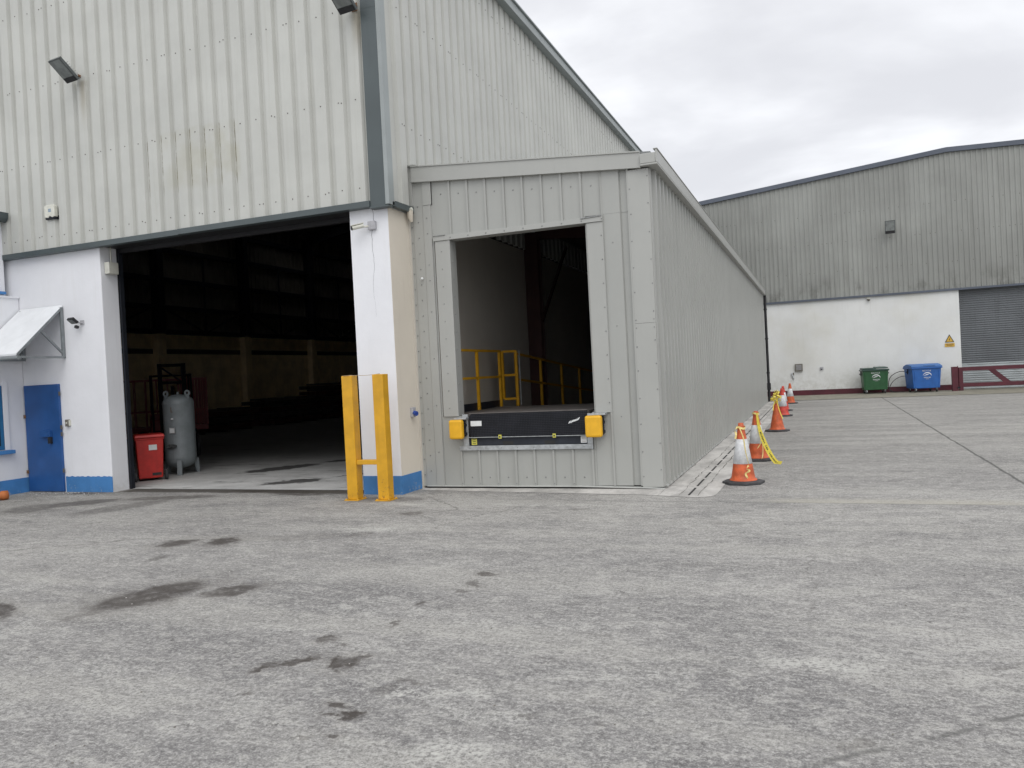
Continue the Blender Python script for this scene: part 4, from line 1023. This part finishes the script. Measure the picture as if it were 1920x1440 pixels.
def ribbon(mb, pts, w, nrm=None, mi=0, twist=None):
    pts = [Vector(p) for p in pts]; vs = []
    for i, p in enumerate(pts):
        d_ = (pts[min(i + 1, len(pts) - 1)] - pts[max(i - 1, 0)]).normalized()
        n_ = Vector(nrm or (1, -1, .3)).normalized()
        s_ = d_.cross(n_).normalized()
        if twist: s_ = Matrix.Rotation(twist(i / (len(pts) - 1)), 3, d_) @ s_
        ww = w(i / (len(pts) - 1)) if callable(w) else w
        vs += [p - s_ * ww / 2, p + s_ * ww / 2]
    mb.add(vs, [(2 * i, 2 * i + 1, 2 * i + 3, 2 * i + 2) for i in range(len(pts) - 1)], mi, True)
def curve(ctrl, n=24):
    out = []; P = [Vector(c) for c in ctrl]; P = [2 * P[0] - P[1]] + P + [2 * P[-1] - P[-2]]
    segs = len(ctrl) - 1
    for s_ in range(segs):
        for k in range(n // segs + 1):
            t = k / (n // segs + 1); a, b_, c_, d_ = P[s_:s_ + 4]
            out.append(.5 * ((2 * b_) + (c_ - a) * t + (2 * a - 5 * b_ + 4 * c_ - d_) * t * t + (3 * b_ - a - 3 * c_ + d_) * t ** 3))
    out.append(P[-2]); return out
# tape on cone 1
t = thing('barrier_tape', 'pale yellow tape knotted round the nearest cone and dangling over its white band', 'barrier tape', (-1.03, 11.22, .7))
def q(x, y, z): return (x, y, z - .7)
mb = MB(); ribbon(mb, [q(.058 * math.cos(a), .058 * math.sin(a), .765 + .012 * math.sin(2 * a)) for a in [2 * PI * k / 16 for k in range(17)]], .028, (0, 0, 1), twist=lambda s: PI / 2); mb.build('wrap', M['tapepale'], t)
mb = MB(); ribbon(mb, curve([q(-.01, -.065, .76), q(.035, -.085, .62), q(.055, -.115, .45), (.085, -.135, -.40), q(.09, -.155, .25)]), lambda s: .016 + .014 * s, (-.3, -1, .2), twist=lambda s: s * 1.2); mb.build('tail', M['tapepale'], t)
mb = MB(); ribbon(mb, curve([q(.09, -.157, .26), q(.065, -.165, .22), q(.10, -.17, .19), q(.05, -.175, .15), q(.075, -.18, .09)]), .026, (-.3, -1, .2), twist=lambda s: math.sin(s * 7)); mb.build('tail', M['tapepale'], t)
mb = MB(); ribbon(mb, curve([q(-.045, -.045, .775), q(-.075, -.07, .73), q(-.06, -.09, .68), q(-.072, -.09, .62)]), .026, (-.3, -1, .2), twist=lambda s: math.sin(s * 6)); mb.build('tail', M['tapepale'], t)
# tape on cone 2
t = thing('barrier_tape', 'bright yellow printed tape running from the second cone down to the ground', 'barrier tape', (-1.02, 13.86, .7))
mb = MB(); ribbon(mb, [q(.058 * math.cos(a), .058 * math.sin(a), .79 + .01 * math.sin(2 * a)) for a in [2 * PI * k / 16 for k in range(17)]], .03, (0, 0, 1), twist=lambda s: PI / 2); mb.build('wrap', M['tapepale'], t)
mb = MB()
cur = curve([q(.02, -.06, .80), q(.045, -.115, .60), q(.10, -.19, .40), q(.20, -.33, .18), q(.31, -.50, .03), q(.40, -.60, .012)], 40)
ribbon(mb, cur, lambda s: .028 + .050 * min(1, s * 2.2), (-.4, -1, .5))
fw = Vector((-.4, -1, .5)).normalized() * .003
for i in range(14, len(cur) - 7, 1):
    if random.random() < .8:
        a, b_ = cur[i], cur[i + 1]
        ribbon(mb, [Vector(a) + fw + (Vector(b_) - Vector(a)) * .15, Vector(a) + fw + (Vector(b_) - Vector(a)) * random.uniform(.5, .9)], .022, (-.4, -1, .5), 1)
mb.build('long_tail', [M['tape'], M['ink']], t)
for c_ in ([q(.03, -.07, .78), q(.06, -.12, .5), q(.07, -.16, .32), q(.03, -.175, .24), q(.0, -.178, .2)], [q(.035, -.07, .78), q(.08, -.13, .45), q(.10, -.17, .22), q(.09, -.20, .08), q(.07, -.26, .03)]):
    mb = MB(); ribbon(mb, curve(c_), .014, (-.4, -1, .3), twist=lambda s: math.sin(s * 8)); mb.build('tail', M['tapepale'], t)
# ball of tape on cone 3
mb = MB(); random.seed(3)
c0 = Vector((-.97, 19.6, .80))
for k in range(60):
    th = random.uniform(0, 2 * PI); ph = random.uniform(-1.2, 1.3); rr = random.uniform(.06, .125)
    a = c0 + Vector((math.cos(th) * math.cos(ph) * rr, math.sin(th) * math.cos(ph) * rr, math.sin(ph) * rr * 1.25))
    th += random.uniform(.5, 1.2); ph += random.uniform(-.6, .6)
    b_ = c0 + Vector((math.cos(th) * math.cos(ph) * rr, math.sin(th) * math.cos(ph) * rr, math.sin(ph) * rr * 1.25))
    m_ = (a + b_) / 2 + (a + b_ - 2 * c0).normalized() * .03
    ribbon(mb, curve([a, m_, b_], 8), .028, tuple((m_ - c0).normalized()), 0)
ribbon(mb, curve([(-.95, 19.55, .72), (-.90, 19.50, .5), (-.83, 19.45, .3)], 10), .02, (0, -1, .3))
ribbon(mb, curve([(-.99, 19.55, .72), (-1.03, 19.53, .6), (-1.04, 19.5, .5)], 10), .02, (0, -1, .3))
tag(mb.build('barrier_tape', M['tape']), 'crumpled ball of yellow tape perched on the all-orange cone', 'barrier tape')
random.seed(11)

# ------------------------------------------------------------------ inside the entrance : bin, tank, forklift, trailer, stock
t = thing('wheelie_bin', 'red plastic wheelie bin with a white label just inside the entrance', 'bin', (-11.97, 11.46, .005), R(50))
def tap(x0, x1, y0, y1, z0, z1, k):  # tapered box
    cx, cy = (x0 + x1) / 2, (y0 + y1) / 2
    lo = [(cx + (x - cx) * k, cy + (y - cy) * k, z0) for x, y in ((x0, y0), (x1, y0), (x1, y1), (x0, y1))]
    hi = [(x, y, z1) for x, y in ((x0, y0), (x1, y0), (x1, y1), (x0, y1))]
    return lo + hi, [(0, 3, 2, 1), (4, 5, 6, 7), (0, 1, 5, 4), (1, 2, 6, 5), (2, 3, 7, 6), (3, 0, 4, 7)]
mb = MB(); v_, f_ = tap(-.24, .24, -.27, .27, .05, .80, .86); mb.add(v_, f_); mb.box((-.255, -.285, .775), (.255, .285, .815)); mb.build('body', M['red'], t, .015)
mb = MB(); v_, f_ = tap(-.25, .25, -.30, .28, .818, .875, 1.06); mb.add(v_, f_); mb.build('lid', M['red'], t, .015)
mb = MB(); mb.tube([(-.2, .30, .80), (.2, .30, .80)], .016, 8); mb.build('handle', M['red'], t)
for s_ in (-1, 1):
    mb = MB(); mb.lathe([(.0, -.025), (.09, -.025), (.10, -.015), (.10, .015), (.09, .025), (0, .025)], 18, M=Matrix.Translation((s_ * .265, -.20, .10)) @ Euler((0, PI / 2, 0)).to_matrix().to_4x4()); mb.build('wheel', M['rubber'], t)
mb = MB(); mb.box((-.02, -.272, .58), (.12, -.266, .68)); mb.build('label_sheet', M['paper'], t)
mb = MB(); mb.box((.02, -.245, .10), (.18, -.232, .15)); mb.build('foot_pocket', M['ink'], t)

tk = thing('pressure_tank', 'upright grey cylindrical air tank on three legs behind the red bin', 'tank', (-12.03, 12.32, .005), R(10))
Rt = .295
pr = [(.0, .12)] + [(Rt * math.sin(a), .30 - .18 * math.cos(a)) for a in [R(12 * k) for k in range(1, 8)]] + [(Rt, .32), (Rt + .003, .33), (Rt + .003, .34), (Rt, .35), (Rt, 1.40), (Rt + .003, 1.41), (Rt + .003, 1.42), (Rt, 1.43)]
pr += [(Rt * math.cos(a), 1.44 + .16 * math.sin(a)) for a in [R(10 * k) for k in range(1, 9)]] + [(0, 1.605)]
mb = MB(); mb.lathe(pr, 40); mb.build('shell', M['tank'], tk)
for a in (R(-70), R(50), R(170)):
    ca, sa = math.cos(a), math.sin(a)
    mb = MB(); mb.prism([(ca * .24, sa * .24, .26), (ca * .34, sa * .34, .30), (ca * .36, sa * .36, 0), (ca * .30, sa * .30, 0)], (-sa * .09, ca * .09, 0)); mb.build('leg', M['tank'], tk, .004)
for s_ in (-1, 1):
    mb = MB(); xs = s_ * .24
    ring = []
    for k in range(16):
        a = 2 * PI * k / 16
        ring.append((xs + .062 * math.cos(a) * s_, -.05, 1.62 + .062 * math.sin(a))); 
    inn = [(xs + .026 * math.cos(2 * PI * k / 16) * s_, -.05, 1.62 + .026 * math.sin(2 * PI * k / 16)) for k in range(16)]
    for dy in (0, .02):
        mb.add([(p[0], p[1] + dy, p[2]) for p in ring + inn], [(k, (k + 1) % 16, 16 + (k + 1) % 16, 16 + k) for k in range(16)])
    mb.add(ring + [(p[0], p[1] + .02, p[2]) for p in ring], [(k, (k + 1) % 16, 16 + (k + 1) % 16, 16 + k) for k in range(16)])
    mb.add(inn + [(p[0], p[1] + .02, p[2]) for p in inn], [(k, (k + 1) % 16, 16 + (k + 1) % 16, 16 + k) for k in range(16)])
    mb.box((xs - .04, -.049, 1.50), (xs + .04, -.031, 1.565)); mb.build('lifting_lug', M['tank'], tk)
mb = MB(); mb.lathe([(.0, 1.65), (.02, 1.65), (.03, 1.60), (.045, 1.59)], 12); mb.build('top_fitting', M['tank'], tk)
mb = MB(); mb.box((-.02, -Rt - .018, .83), (.11, -Rt - .006, .95), 1); mb.box((-.005, -Rt - .020, .845), (.095, -Rt - .0185, .935), 0); mb.build('name_plate', [M['paper'], M['galv']], tk)
mb = MB(); mb.tube([(.03 + .10 * math.cos(a), -Rt - .03, .58 + .035 * math.sin(a)) for a in [2 * PI * k / 16 for k in range(17)]], .010, 6); mb.tube([(.03 - .03 * k / 2, -Rt - .035, .60 - .05 * (k % 2)) for k in range(3)], .014, 6); mb.box((-.05, -Rt - .03, .56), (.11, -Rt + .03, .60)); mb.build('inspection_port', M['lampbody'], tk)
for x, z, mt in ((.05, 1.12, 'paper'),): 
    mb = MB(); mb.tube([(x, -Rt + .01, z), (x, -Rt - .02, z)], .018, 10); mb.build('fitting', M[mt], tk)
mb = MB(); mb.box((.03, -Rt - .004, 1.26), (.042, -Rt - .0015, 1.35)); mb.box((.03, -Rt - .004, 1.25), (.065, -Rt - .0015, 1.262)); mb.build('paint_mark', M['rust'], tk)

# forklift
fk = thing('forklift', 'dim forklift with a black mast standing behind the grey tank', 'forklift', (-14.9, 15.1, .005), R(47))
mb = MB()
for x in (-.27, .27): mb.box((x - .05, -.05, .05), (x + .05, .09, 2.36))
for z in (.3, 1.35, 1.85, 2.28): mb.box((-.22, -.02, z), (.22, .05, z + .07))
mb.beam((-.22, 0, 2.25), (.22, 0, 1.9), .03, .04); mb.box((-.04, -.02, .3), (.04, .05, 1.8)); mb.build('mast', M['jet'], fk, .004)
mb = MB(); mb.box((-.5, -.12, .15), (.5, -.06, .60)); mb.box((-.5, -.12, .66), (.5, -.06, .72)); mb.build('carriage', M['jet'], fk)
for x in (-.3, .3):
    mb = MB(); mb.box((x - .06, -1.1, .05), (x + .06, -.12, .09)); mb.box((x - .06, -.17, .09), (x + .06, -.121, .6)); mb.build('fork', M['jet'], fk)
mb = MB(); mb.box((-.5, .12, .25), (.5, 1.0, .62)); mb.prism([(-.52, 1.0, .25), (-.52, 1.95, .3), (-.52, 2.0, .9), (-.52, 1.5, 1.1), (-.52, 1.0, .95)], (1.04, 0, 0)); mb.build('chassis', M['redpaint'], fk, .03)
mb = MB()
for x in (-.46, .46): mb.beam((x, .25, .6), (x, .55, 2.08), .05, .05); mb.beam((x, 1.75, 1.0), (x, 1.5, 2.08), .05, .05); mb.beam((x, .55, 2.08), (x, 1.5, 2.08), .05, .05)
for k in range(5): mb.beam((-.46, .6 + .2 * k, 2.08), (.46, .6 + .2 * k, 2.08), .03, .03)
mb.build('overhead_guard', M['jet'], fk)
mb = MB(); mb.box((-.22, .85, .62), (.22, 1.25, .75)); mb.box((-.22, 1.22, .75), (.22, 1.32, 1.15)); mb.build('seat', M['jet'], fk, .03)
for x in (-.5, .5):
    for y, r_ in ((.3, .28), (1.6, .22)):
        mb = MB(); mb.lathe([(.0, -.09), (r_ * .6, -.09), (r_, -.07), (r_, .07), (r_ * .6, .09), (0, .09)], 20, M=Matrix.Translation((x, y, r_)) @ Euler((0, PI / 2, 0)).to_matrix().to_4x4()); mb.build('wheel', M['rubber'], fk)
# red cage trolley
tr = thing('cage_trailer', 'red steel cage trailer parked in the dark behind the tank and forklift', 'trailer', (-18.05, 18.0, .005), R(45)); tr.scale = (.66, .8, 1)
mb = MB(); mb.box((-1.7, -.7, .52), (1.7, .7, .66)); mb.build('deck', M['redpaint'], tr)
for y in (-.68, .68):
    mb = MB(); mb.beam((-1.7, y, 2.02), (1.7, y, 2.02), .05, .05); mb.beam((-1.7, y, 1.1), (1.7, y, 1.1), .04, .04)
    for k in range(5): mb.beam((-1.7 + .45 * k, y, .66), (-1.7 + .45 * k, y, 2.02), .045, .045)
    for k in range(10): mb.beam((.55 + .127 * k, y, .66), (.55 + .127 * k, y, 2.02), .06, .02)
    mb.build('side_rail', M['redpaint'], tr)
for x in (-1.7, 1.7):
    mb = MB(); mb.beam((x, -.68, 2.02), (x, .68, 2.02), .05, .05)
    for k in range(9): mb.beam((x, -.68 + .17 * k, .66), (x, -.68 + .17 * k, 2.02), .05, .03)
    mb.build('end_rail', M['redpaint'], tr)
for x in (-1.0, 1.0):
    for y in (-.72, .72):
        mb = MB(); mb.lathe([(.0, -.08), (.2, -.08), (.28, -.05), (.28, .05), (.2, .08), (0, .08)], 18, M=Matrix.Translation((x, y, .28)) @ Euler((PI / 2, 0, 0)).to_matrix().to_4x4()); mb.build('wheel', M['rubber'], tr)
# stacks of steel along the far wall
for i, (y, L, lv, lab) in enumerate(((24.6, 4.0, 3, 'low dark stack of steel sections along the cream wall, nearest the trailer'), (29.2, 3.6, 4, 'dark stack of steel sections in the middle of the dim wall'), (33.6, 4.4, 6, 'tallest dark stack of steel sections deep inside the warehouse'))):
    t = thing('steel_stack', lab, 'stack', (-22.4, y, .005), 0, 'stacks of steel along the inner wall')
    for l in range(lv):
        mb = MB()
        for k in range(6): mb.box((-.8 + .27 * k, -L / 2 + random.uniform(-.1, .1), .10 + l * .27), (-.8 + .27 * k + .22, L / 2 + random.uniform(-.1, .1), .10 + l * .27 + .16))
        mb.build('section_layer', M['timber'] if l % 2 else M['oxide'], t)
    for l in range(lv + 1):
        for k in (-1, 0, 1):
            mb = MB(); mb.box((-.85, k * L / 3 - .05, l * .27), (.85, k * L / 3 + .05, l * .27 + .095)); mb.build('bearer', M['timber'], t)

# orange clay pipe lying by the office block
mb = MB()
mb.lathe([(.055, .0), (.075, .0), (.078, .09), (.066, .10), (.066, 1.4), (.055, 1.4)], 18, M=Matrix.Translation((-12.72, 9.16, .078)) @ Euler((R(90), 0, R(70 - 90 + 0))).to_matrix().to_4x4() @ Euler((0, 0, 0)).to_matrix().to_4x4())
pipe = mb.build('drain_pipe', M['orangepipe']); tag(pipe, 'orange clay drain pipe lying on the ground by the blue plinth at the left edge', 'pipe')

# ------------------------------------------------------------------ far warehouse
fw_ = thing('far_warehouse', 'grimy grey clad warehouse with old white wall and maroon base across the yard', 'warehouse')
FY = 38.9
def roofz(x): return (10.31 - (5.52 - x) * .0948) if x < 5.52 else 10.31 - (x - 5.52) * .035
mb = MB(); sheet(mb, 'x', FY - .03, -1, ribs(-12, 30, .2, -11.9, .032, .06, .11), 4.42, roofz)
random.seed(5)
for z in (5.6, 6.9, 8.2):
    x = -4
    while x < 9: screw(mb, 'x', FY - .03, -1, x, z, .018, .01); x += random.choice((.4, .6, .2, 1.0))
mb.build('front_cladding', [M['farclad'], M['screwd']], fw_)
mb = MB()
mb.prism([(-12, FY - .16, roofz(-12)), (5.52, FY - .16, 10.31), (30, FY - .16, roofz(30)), (30, FY - .16, roofz(30) + .19), (5.52, FY - .16, 10.51), (-12, FY - .16, roofz(-12) + .19)], (0, .20, 0)); mb.build('verge_flashing', M['farrim'], fw_)
mb = MB()
mb.prism([(-12, FY + .05, roofz(-12) + .05), (5.52, FY + .05, 10.36), (30, FY + .05, roofz(30) + .05), (30, FY + .05, roofz(30) + .15), (5.52, FY + .05, 10.46), (-12, FY + .05, roofz(-12) + .15)], (0, 30, 0)); mb.build('roof', M['roof'], fw_)
mb = MB(); mb.box((-12, FY - .10, 4.33), (30, FY + .02, 4.418)); mb.build('drip_flashing', M['farrim'], fw_)
mb = MB(); mb.box((-12, FY, 0), (5.79, FY + .3, 4.33)); mb.box((12.5, FY, 0), (30, FY + .3, 4.33)); mb.build('front_wall', M['farwhite'], fw_)
mb = MB(); mb.box((-12, FY - .012, 0), (5.55, FY - .001, .25)); mb.box((12.5, FY - .012, 0), (30, FY - .001, .25)); mb.build('maroon_plinth', M['maroon'], fw_)
mb = MB()
z = 0.02; k = 0
prof = []
while z < 4.4:
    for dz, dy in ((0, 0), (.02, .022), (.055, .022), (.075, 0)): prof.append((z + dz, dy))
    z += .095
vs = []
for z, dy in prof: vs += [(5.79, FY + .20 - dy, z), (12.5, FY + .20 - dy, z)]
mb.add(vs, [(2 * i, 2 * i + 1, 2 * i + 3, 2 * i + 2) for i in range(len(prof) - 1)])
mb.mi = [1 if prof[i][0] < 1.12 else 0 for i in range(len(mb.f))]
mb.build('roller_shutter', [M['shutter'], M['shutlite']], fw_)
mb = MB(); mb.box((-12, FY + .3, 0), (-11.8, 68, roofz(-12))); mb.box((29.8, FY + .3, 0), (30, 68, roofz(30) - .1)); mb.build('side_wall', M['farclad'], fw_)

# warning sign
t = thing('warning_sign', 'faded yellow warning triangle above a yellow text plate beside the roller shutter', 'sign', (5.36, FY - .01, 2.08)); t.scale = (.82, 1, .86)
tri = [(-.22, 0, .02), (.22, 0, .02), (0, 0, .42)]
mb = MB(); mb.prism([(-.22, 0, .02), (.22, 0, .02), (0, 0, .42)], (0, -.006, 0), 1); mb.prism([(-.165, -.007, .048), (.165, -.007, .048), (0, -.007, .35)], (0, -.003, 0), 0)
mb.prism([(-.02, -.011, .09), (.03, -.011, .14), (.0, -.011, .16), (.025, -.011, .24), (-.03, -.011, .16), (.0, -.011, .145)], (0, -.002, 0), 1)
mb.build('triangle_plate', [M['signyel'], M['ink']], t)
mb = MB(); mb.box((-.23, -.008, -.21), (.23, 0, -.03), 0)
for z, a, b_ in ((-.075, -.16, .15), (-.115, -.18, .17), (-.155, -.14, .12)): mb.box((a, -.0095, z), (b_, -.0085, z + .018), 1)
mb.build('text_plate', [M['signyel'], M['rust']], t)

# four-wheeled bins
def big_bin(loc, rz, W, D, H, mb_, ml_, label, word, lidstyle):
    t = thing('waste_bin', label, 'bin', loc, rz)
    z0 = .17 * H / 1.2
    mb = MB(); v_, f_ = tap(-W / 2, W / 2, -D / 2, D / 2, z0, H * .86, .90); mb.add(v_, f_)
    for s_ in (-1, 1):
        mb.prism([(s_ * W * .40, -D / 2 - .012, H * .80), (s_ * W * .44, -D / 2 - .012, H * .80), (s_ * W * .41, -D * .46, z0 + .02), (s_ * W * .37, -D * .46, z0 + .02)], (0, .04, 0))
    mb.build('body', mb_, t, .02)
    mb = MB(); mb.box((-W / 2 - .035, -D / 2 - .04, H * .84), (W / 2 + .035, D / 2 + .04, H * .90)); mb.build('rim', mb_ if lidstyle else ml_, t, .015)
    mb = MB()
    if lidstyle:
        n = 8; pr = [(-D / 2 - .04 + (D + .08) * k / n, H * .905 + .13 * math.sin(PI * (k + .5) / (n + 1))) for k in range(n + 1)]
        pts = [(-W / 2 - .03, y, z) for y, z in pr] + [(-W / 2 - .03, D / 2 + .04, H * .903), (-W / 2 - .03, -D / 2 - .04, H * .903)]
        mb.prism(pts, (W + .06, 0, 0)); mb.box((-W * .12, -D / 2 - .05, H * .93), (W * .28, -D / 2 - .02, H * .955))
    else:
        mb.prism([(-W / 2, -D / 2 - .02, H * .905), (-W / 2, D / 2, H * .905), (-W / 2, D / 2, H * .96), (-W / 2, -D / 2 - .02, H * .95)], (W * .52, 0, 0))
        mb.prism([(W * .03, -D / 2 - .02, H * .925), (W * .03, D / 2, H * .915), (W * .03, D / 2, H * .99), (W * .03, -D / 2 - .02, H * .965)], (W * .46, 0, 0))
    mb.build('lid', ml_, t, .015)
    for s_ in (-1, 1):
        mb = MB(); mb.tube([(s_ * (W / 2 - .01), 0, H * .74), (s_ * (W / 2 + .09), 0, H * .74)], .022, 8); mb.tube([(s_ * (W / 2 + .02), -.02, H * .84), (s_ * (W / 2 + .03), -.02, H * .66)], .02, 8); mb.build('trunnion', M['blackmet'], t)
    for sx in (-1, 1):
        for sy_ in (-1, 1):
            wx, wy = sx * W * .36, sy_ * D * .36
            mb = MB(); mb.lathe([(.0, -.022), (.07, -.022), (.082, -.012), (.082, .012), (.07, .022), (0, .022)], 14, M=Matrix.Translation((wx, wy, .082)) @ Euler((PI / 2, 0, R(70 + 25 * sx))).to_matrix().to_4x4()); w_o = mb.build('caster', M['rubber'], t)
            mb = MB(); mb.box((wx - .03, wy - .035, .09), (wx + .03, wy + .035, z0)); mb.build('fork', M['galv'], w_o)
    F = -D * .5 + .0
    def front(z): return -D / 2 * (.90 + .10 * (z - z0) / (H * .86 - z0)) - .006
    ang = math.atan2(D / 2 * .10, H * .86 - z0)
    def TM(x, z): return Matrix.Translation((x, front(z) - .002, z)) @ Euler((PI / 2 - ang * -1, 0, 0)).to_matrix().to_4x4()
    text_mesh('lettering', word, .085, M['whitevinyl'], t, TM(0, H * .74))
    mb = MB(); zc = H * .56
    arc = []; 
    for k in range(13):
        a = PI - PI * .93 * k / 12; arc.append((.02 + .17 * math.cos(a), .04 + .14 * math.sin(a)))
    for k in range(12):
        (x0, a0), (x1, a1) = arc[k], arc[k + 1]
        th0 = .02 + .035 * (k / 12); th1 = .02 + .035 * ((k + 1) / 12)
        mb.add([(x0, front(zc + a0) - .003, zc + a0), (x1, front(zc + a1) - .003, zc + a1), (x1, front(zc + a1 - th1) - .003, zc + a1 - th1), (x0, front(zc + a0 - th0) - .003, zc + a0 - th0)], [(0, 1, 2, 3)])
    mb.add([(-.13, front(zc) - .0035, zc + .03), (-.02, front(zc) - .0035, zc + .09), (.10, front(zc) - .0035, zc + .10), (.06, front(zc) - .0035, zc + .075), (-.02, front(zc) - .0035, zc + .055)], [(0, 1, 2, 3, 4)])
    mb.build('emblem', M['whitevinyl'], t)
    text_mesh('lettering', 'WALSH', .085, M['whitevinyl'], t, TM(.02, H * .50))
    text_mesh('lettering', 'WASTE', .04, M['whitevinyl'], t, TM(.02, H * .46))
    return t
big_bin((2.27, 38.2, .012), R(6), 1.04, .75, 1.19, M['fargreen'], M['fargreenlid'], 'green four-wheeled waste bin against the far white wall', 'RECYCLE', 0)
big_bin((4.16, 38.05, .012), R(14), 1.18, .95, 1.20, M['binblue'], M['binbluelid'], 'larger blue four-wheeled waste bin between the green bin and the maroon gate', 'RECYCLE', 1)
mb = MB()
mb.tube(curve([(3.75, 38.75, .85), (3.35, 38.7, .92), (2.98, 38.72, .72), (2.86, 38.7, .35), (2.95, 38.6, .06), (3.3, 38.5, .03)], 30), .016, 6)
mb.tube(curve([(3.75, 38.75, .68), (3.4, 38.7, .70), (3.08, 38.72, .52), (2.9, 38.7, .2), (3.05, 38.55, .05), (3.5, 38.4, .03)], 30), .013, 6)
tag(mb.build('hose_loop', M['cableblk']), 'looped black hose against the white wall between the two waste bins', 'hose')
# maroon gate
gy = 37.9
t = thing('yard_gate', 'low maroon steel gate with a diagonal brace in front of the roller shutter', 'gate', (5.5, gy, .0))
mb = MB(); mb.box((-.26, -.12, 0), (-.03, .10, 1.02)); mb.box((-.27, -.13, 1.021), (-.02, .11, 1.035)); mb.build('post', M['maroon'], t, .006)
mb = MB(); mb.box((.0, -.06, .02), (.16, .08, 1.0)); mb.tube([(-.015, 0, .2), (-.015, 0, 1.06)], .018, 8); mb.build('post', M['maroon'], t, .006)
mb = MB(); mb.box((.161, -.04, .84), (6.8, .04, 1.0)); mb.build('top_rail', M['maroon'], t, .004)
mb = MB(); mb.box((.161, -.04, .17), (6.8, .04, .33)); mb.build('bottom_rail', M['maroon'], t, .004)
for k in range(2):
    x = 1.10 + k * 3.1
    mb = MB(); mb.prism([(x, -.035, .842), (x + .26, -.035, .842), (x + .80, -.035, .328), (x + .52, -.035, .328)], (0, .07, 0)); mb.build('brace', M['maroon'], t)
mb = MB(); mb.box((6.801, -.12, 0), (7.0, .10, 1.02)); mb.build('post', M['maroon'], t, .006)
mb = MB(); mb.cbox((-.02, -.14, .16), (.10, .06, .06)); mb.build('latch', M['blackmet'], t)

# loose stones and grit on the yard
random.seed(21)
mb = MB()
def stone(x, y, s):
    vs = []
    for k in range(6):
        a = PI * k / 3 + random.uniform(-.3, .3); rr = s * random.uniform(.6, 1.1)
        vs.append((x + rr * math.cos(a), y + rr * math.sin(a), .001))
    vs += [(x + (vx - x) * .55, y + (vy - y) * .55, s * random.uniform(.5, .9)) for vx, vy, _ in vs[:6]]
    mb.add(vs, [(k, (k + 1) % 6, 6 + (k + 1) % 6, 6 + k) for k in range(6)] + [tuple(range(6, 12))], random.choice((0, 0, 1)))
for k in range(420):
    y = 2.2 + 10 * random.random() ** 1.3; x = random.uniform(-1.25 * y - .5, .45 * y + 1)
    if y > 9.6 and x < -1.9: continue
    stone(x, y, random.uniform(.003, .008))
for k in range(120): stone(random.uniform(-13.1, -11.3), 9.9 - abs(random.gauss(0, .12)), random.uniform(.004, .014))
for k in range(60): stone(random.uniform(-2.0, -.2), random.uniform(9.6, 13), random.uniform(.004, .009))
tag(mb.build('loose_grit', [M['darkbox'], M['strip']]), 'scattered loose grit and small stones on the concrete yard', 'grit', kind='stuff')
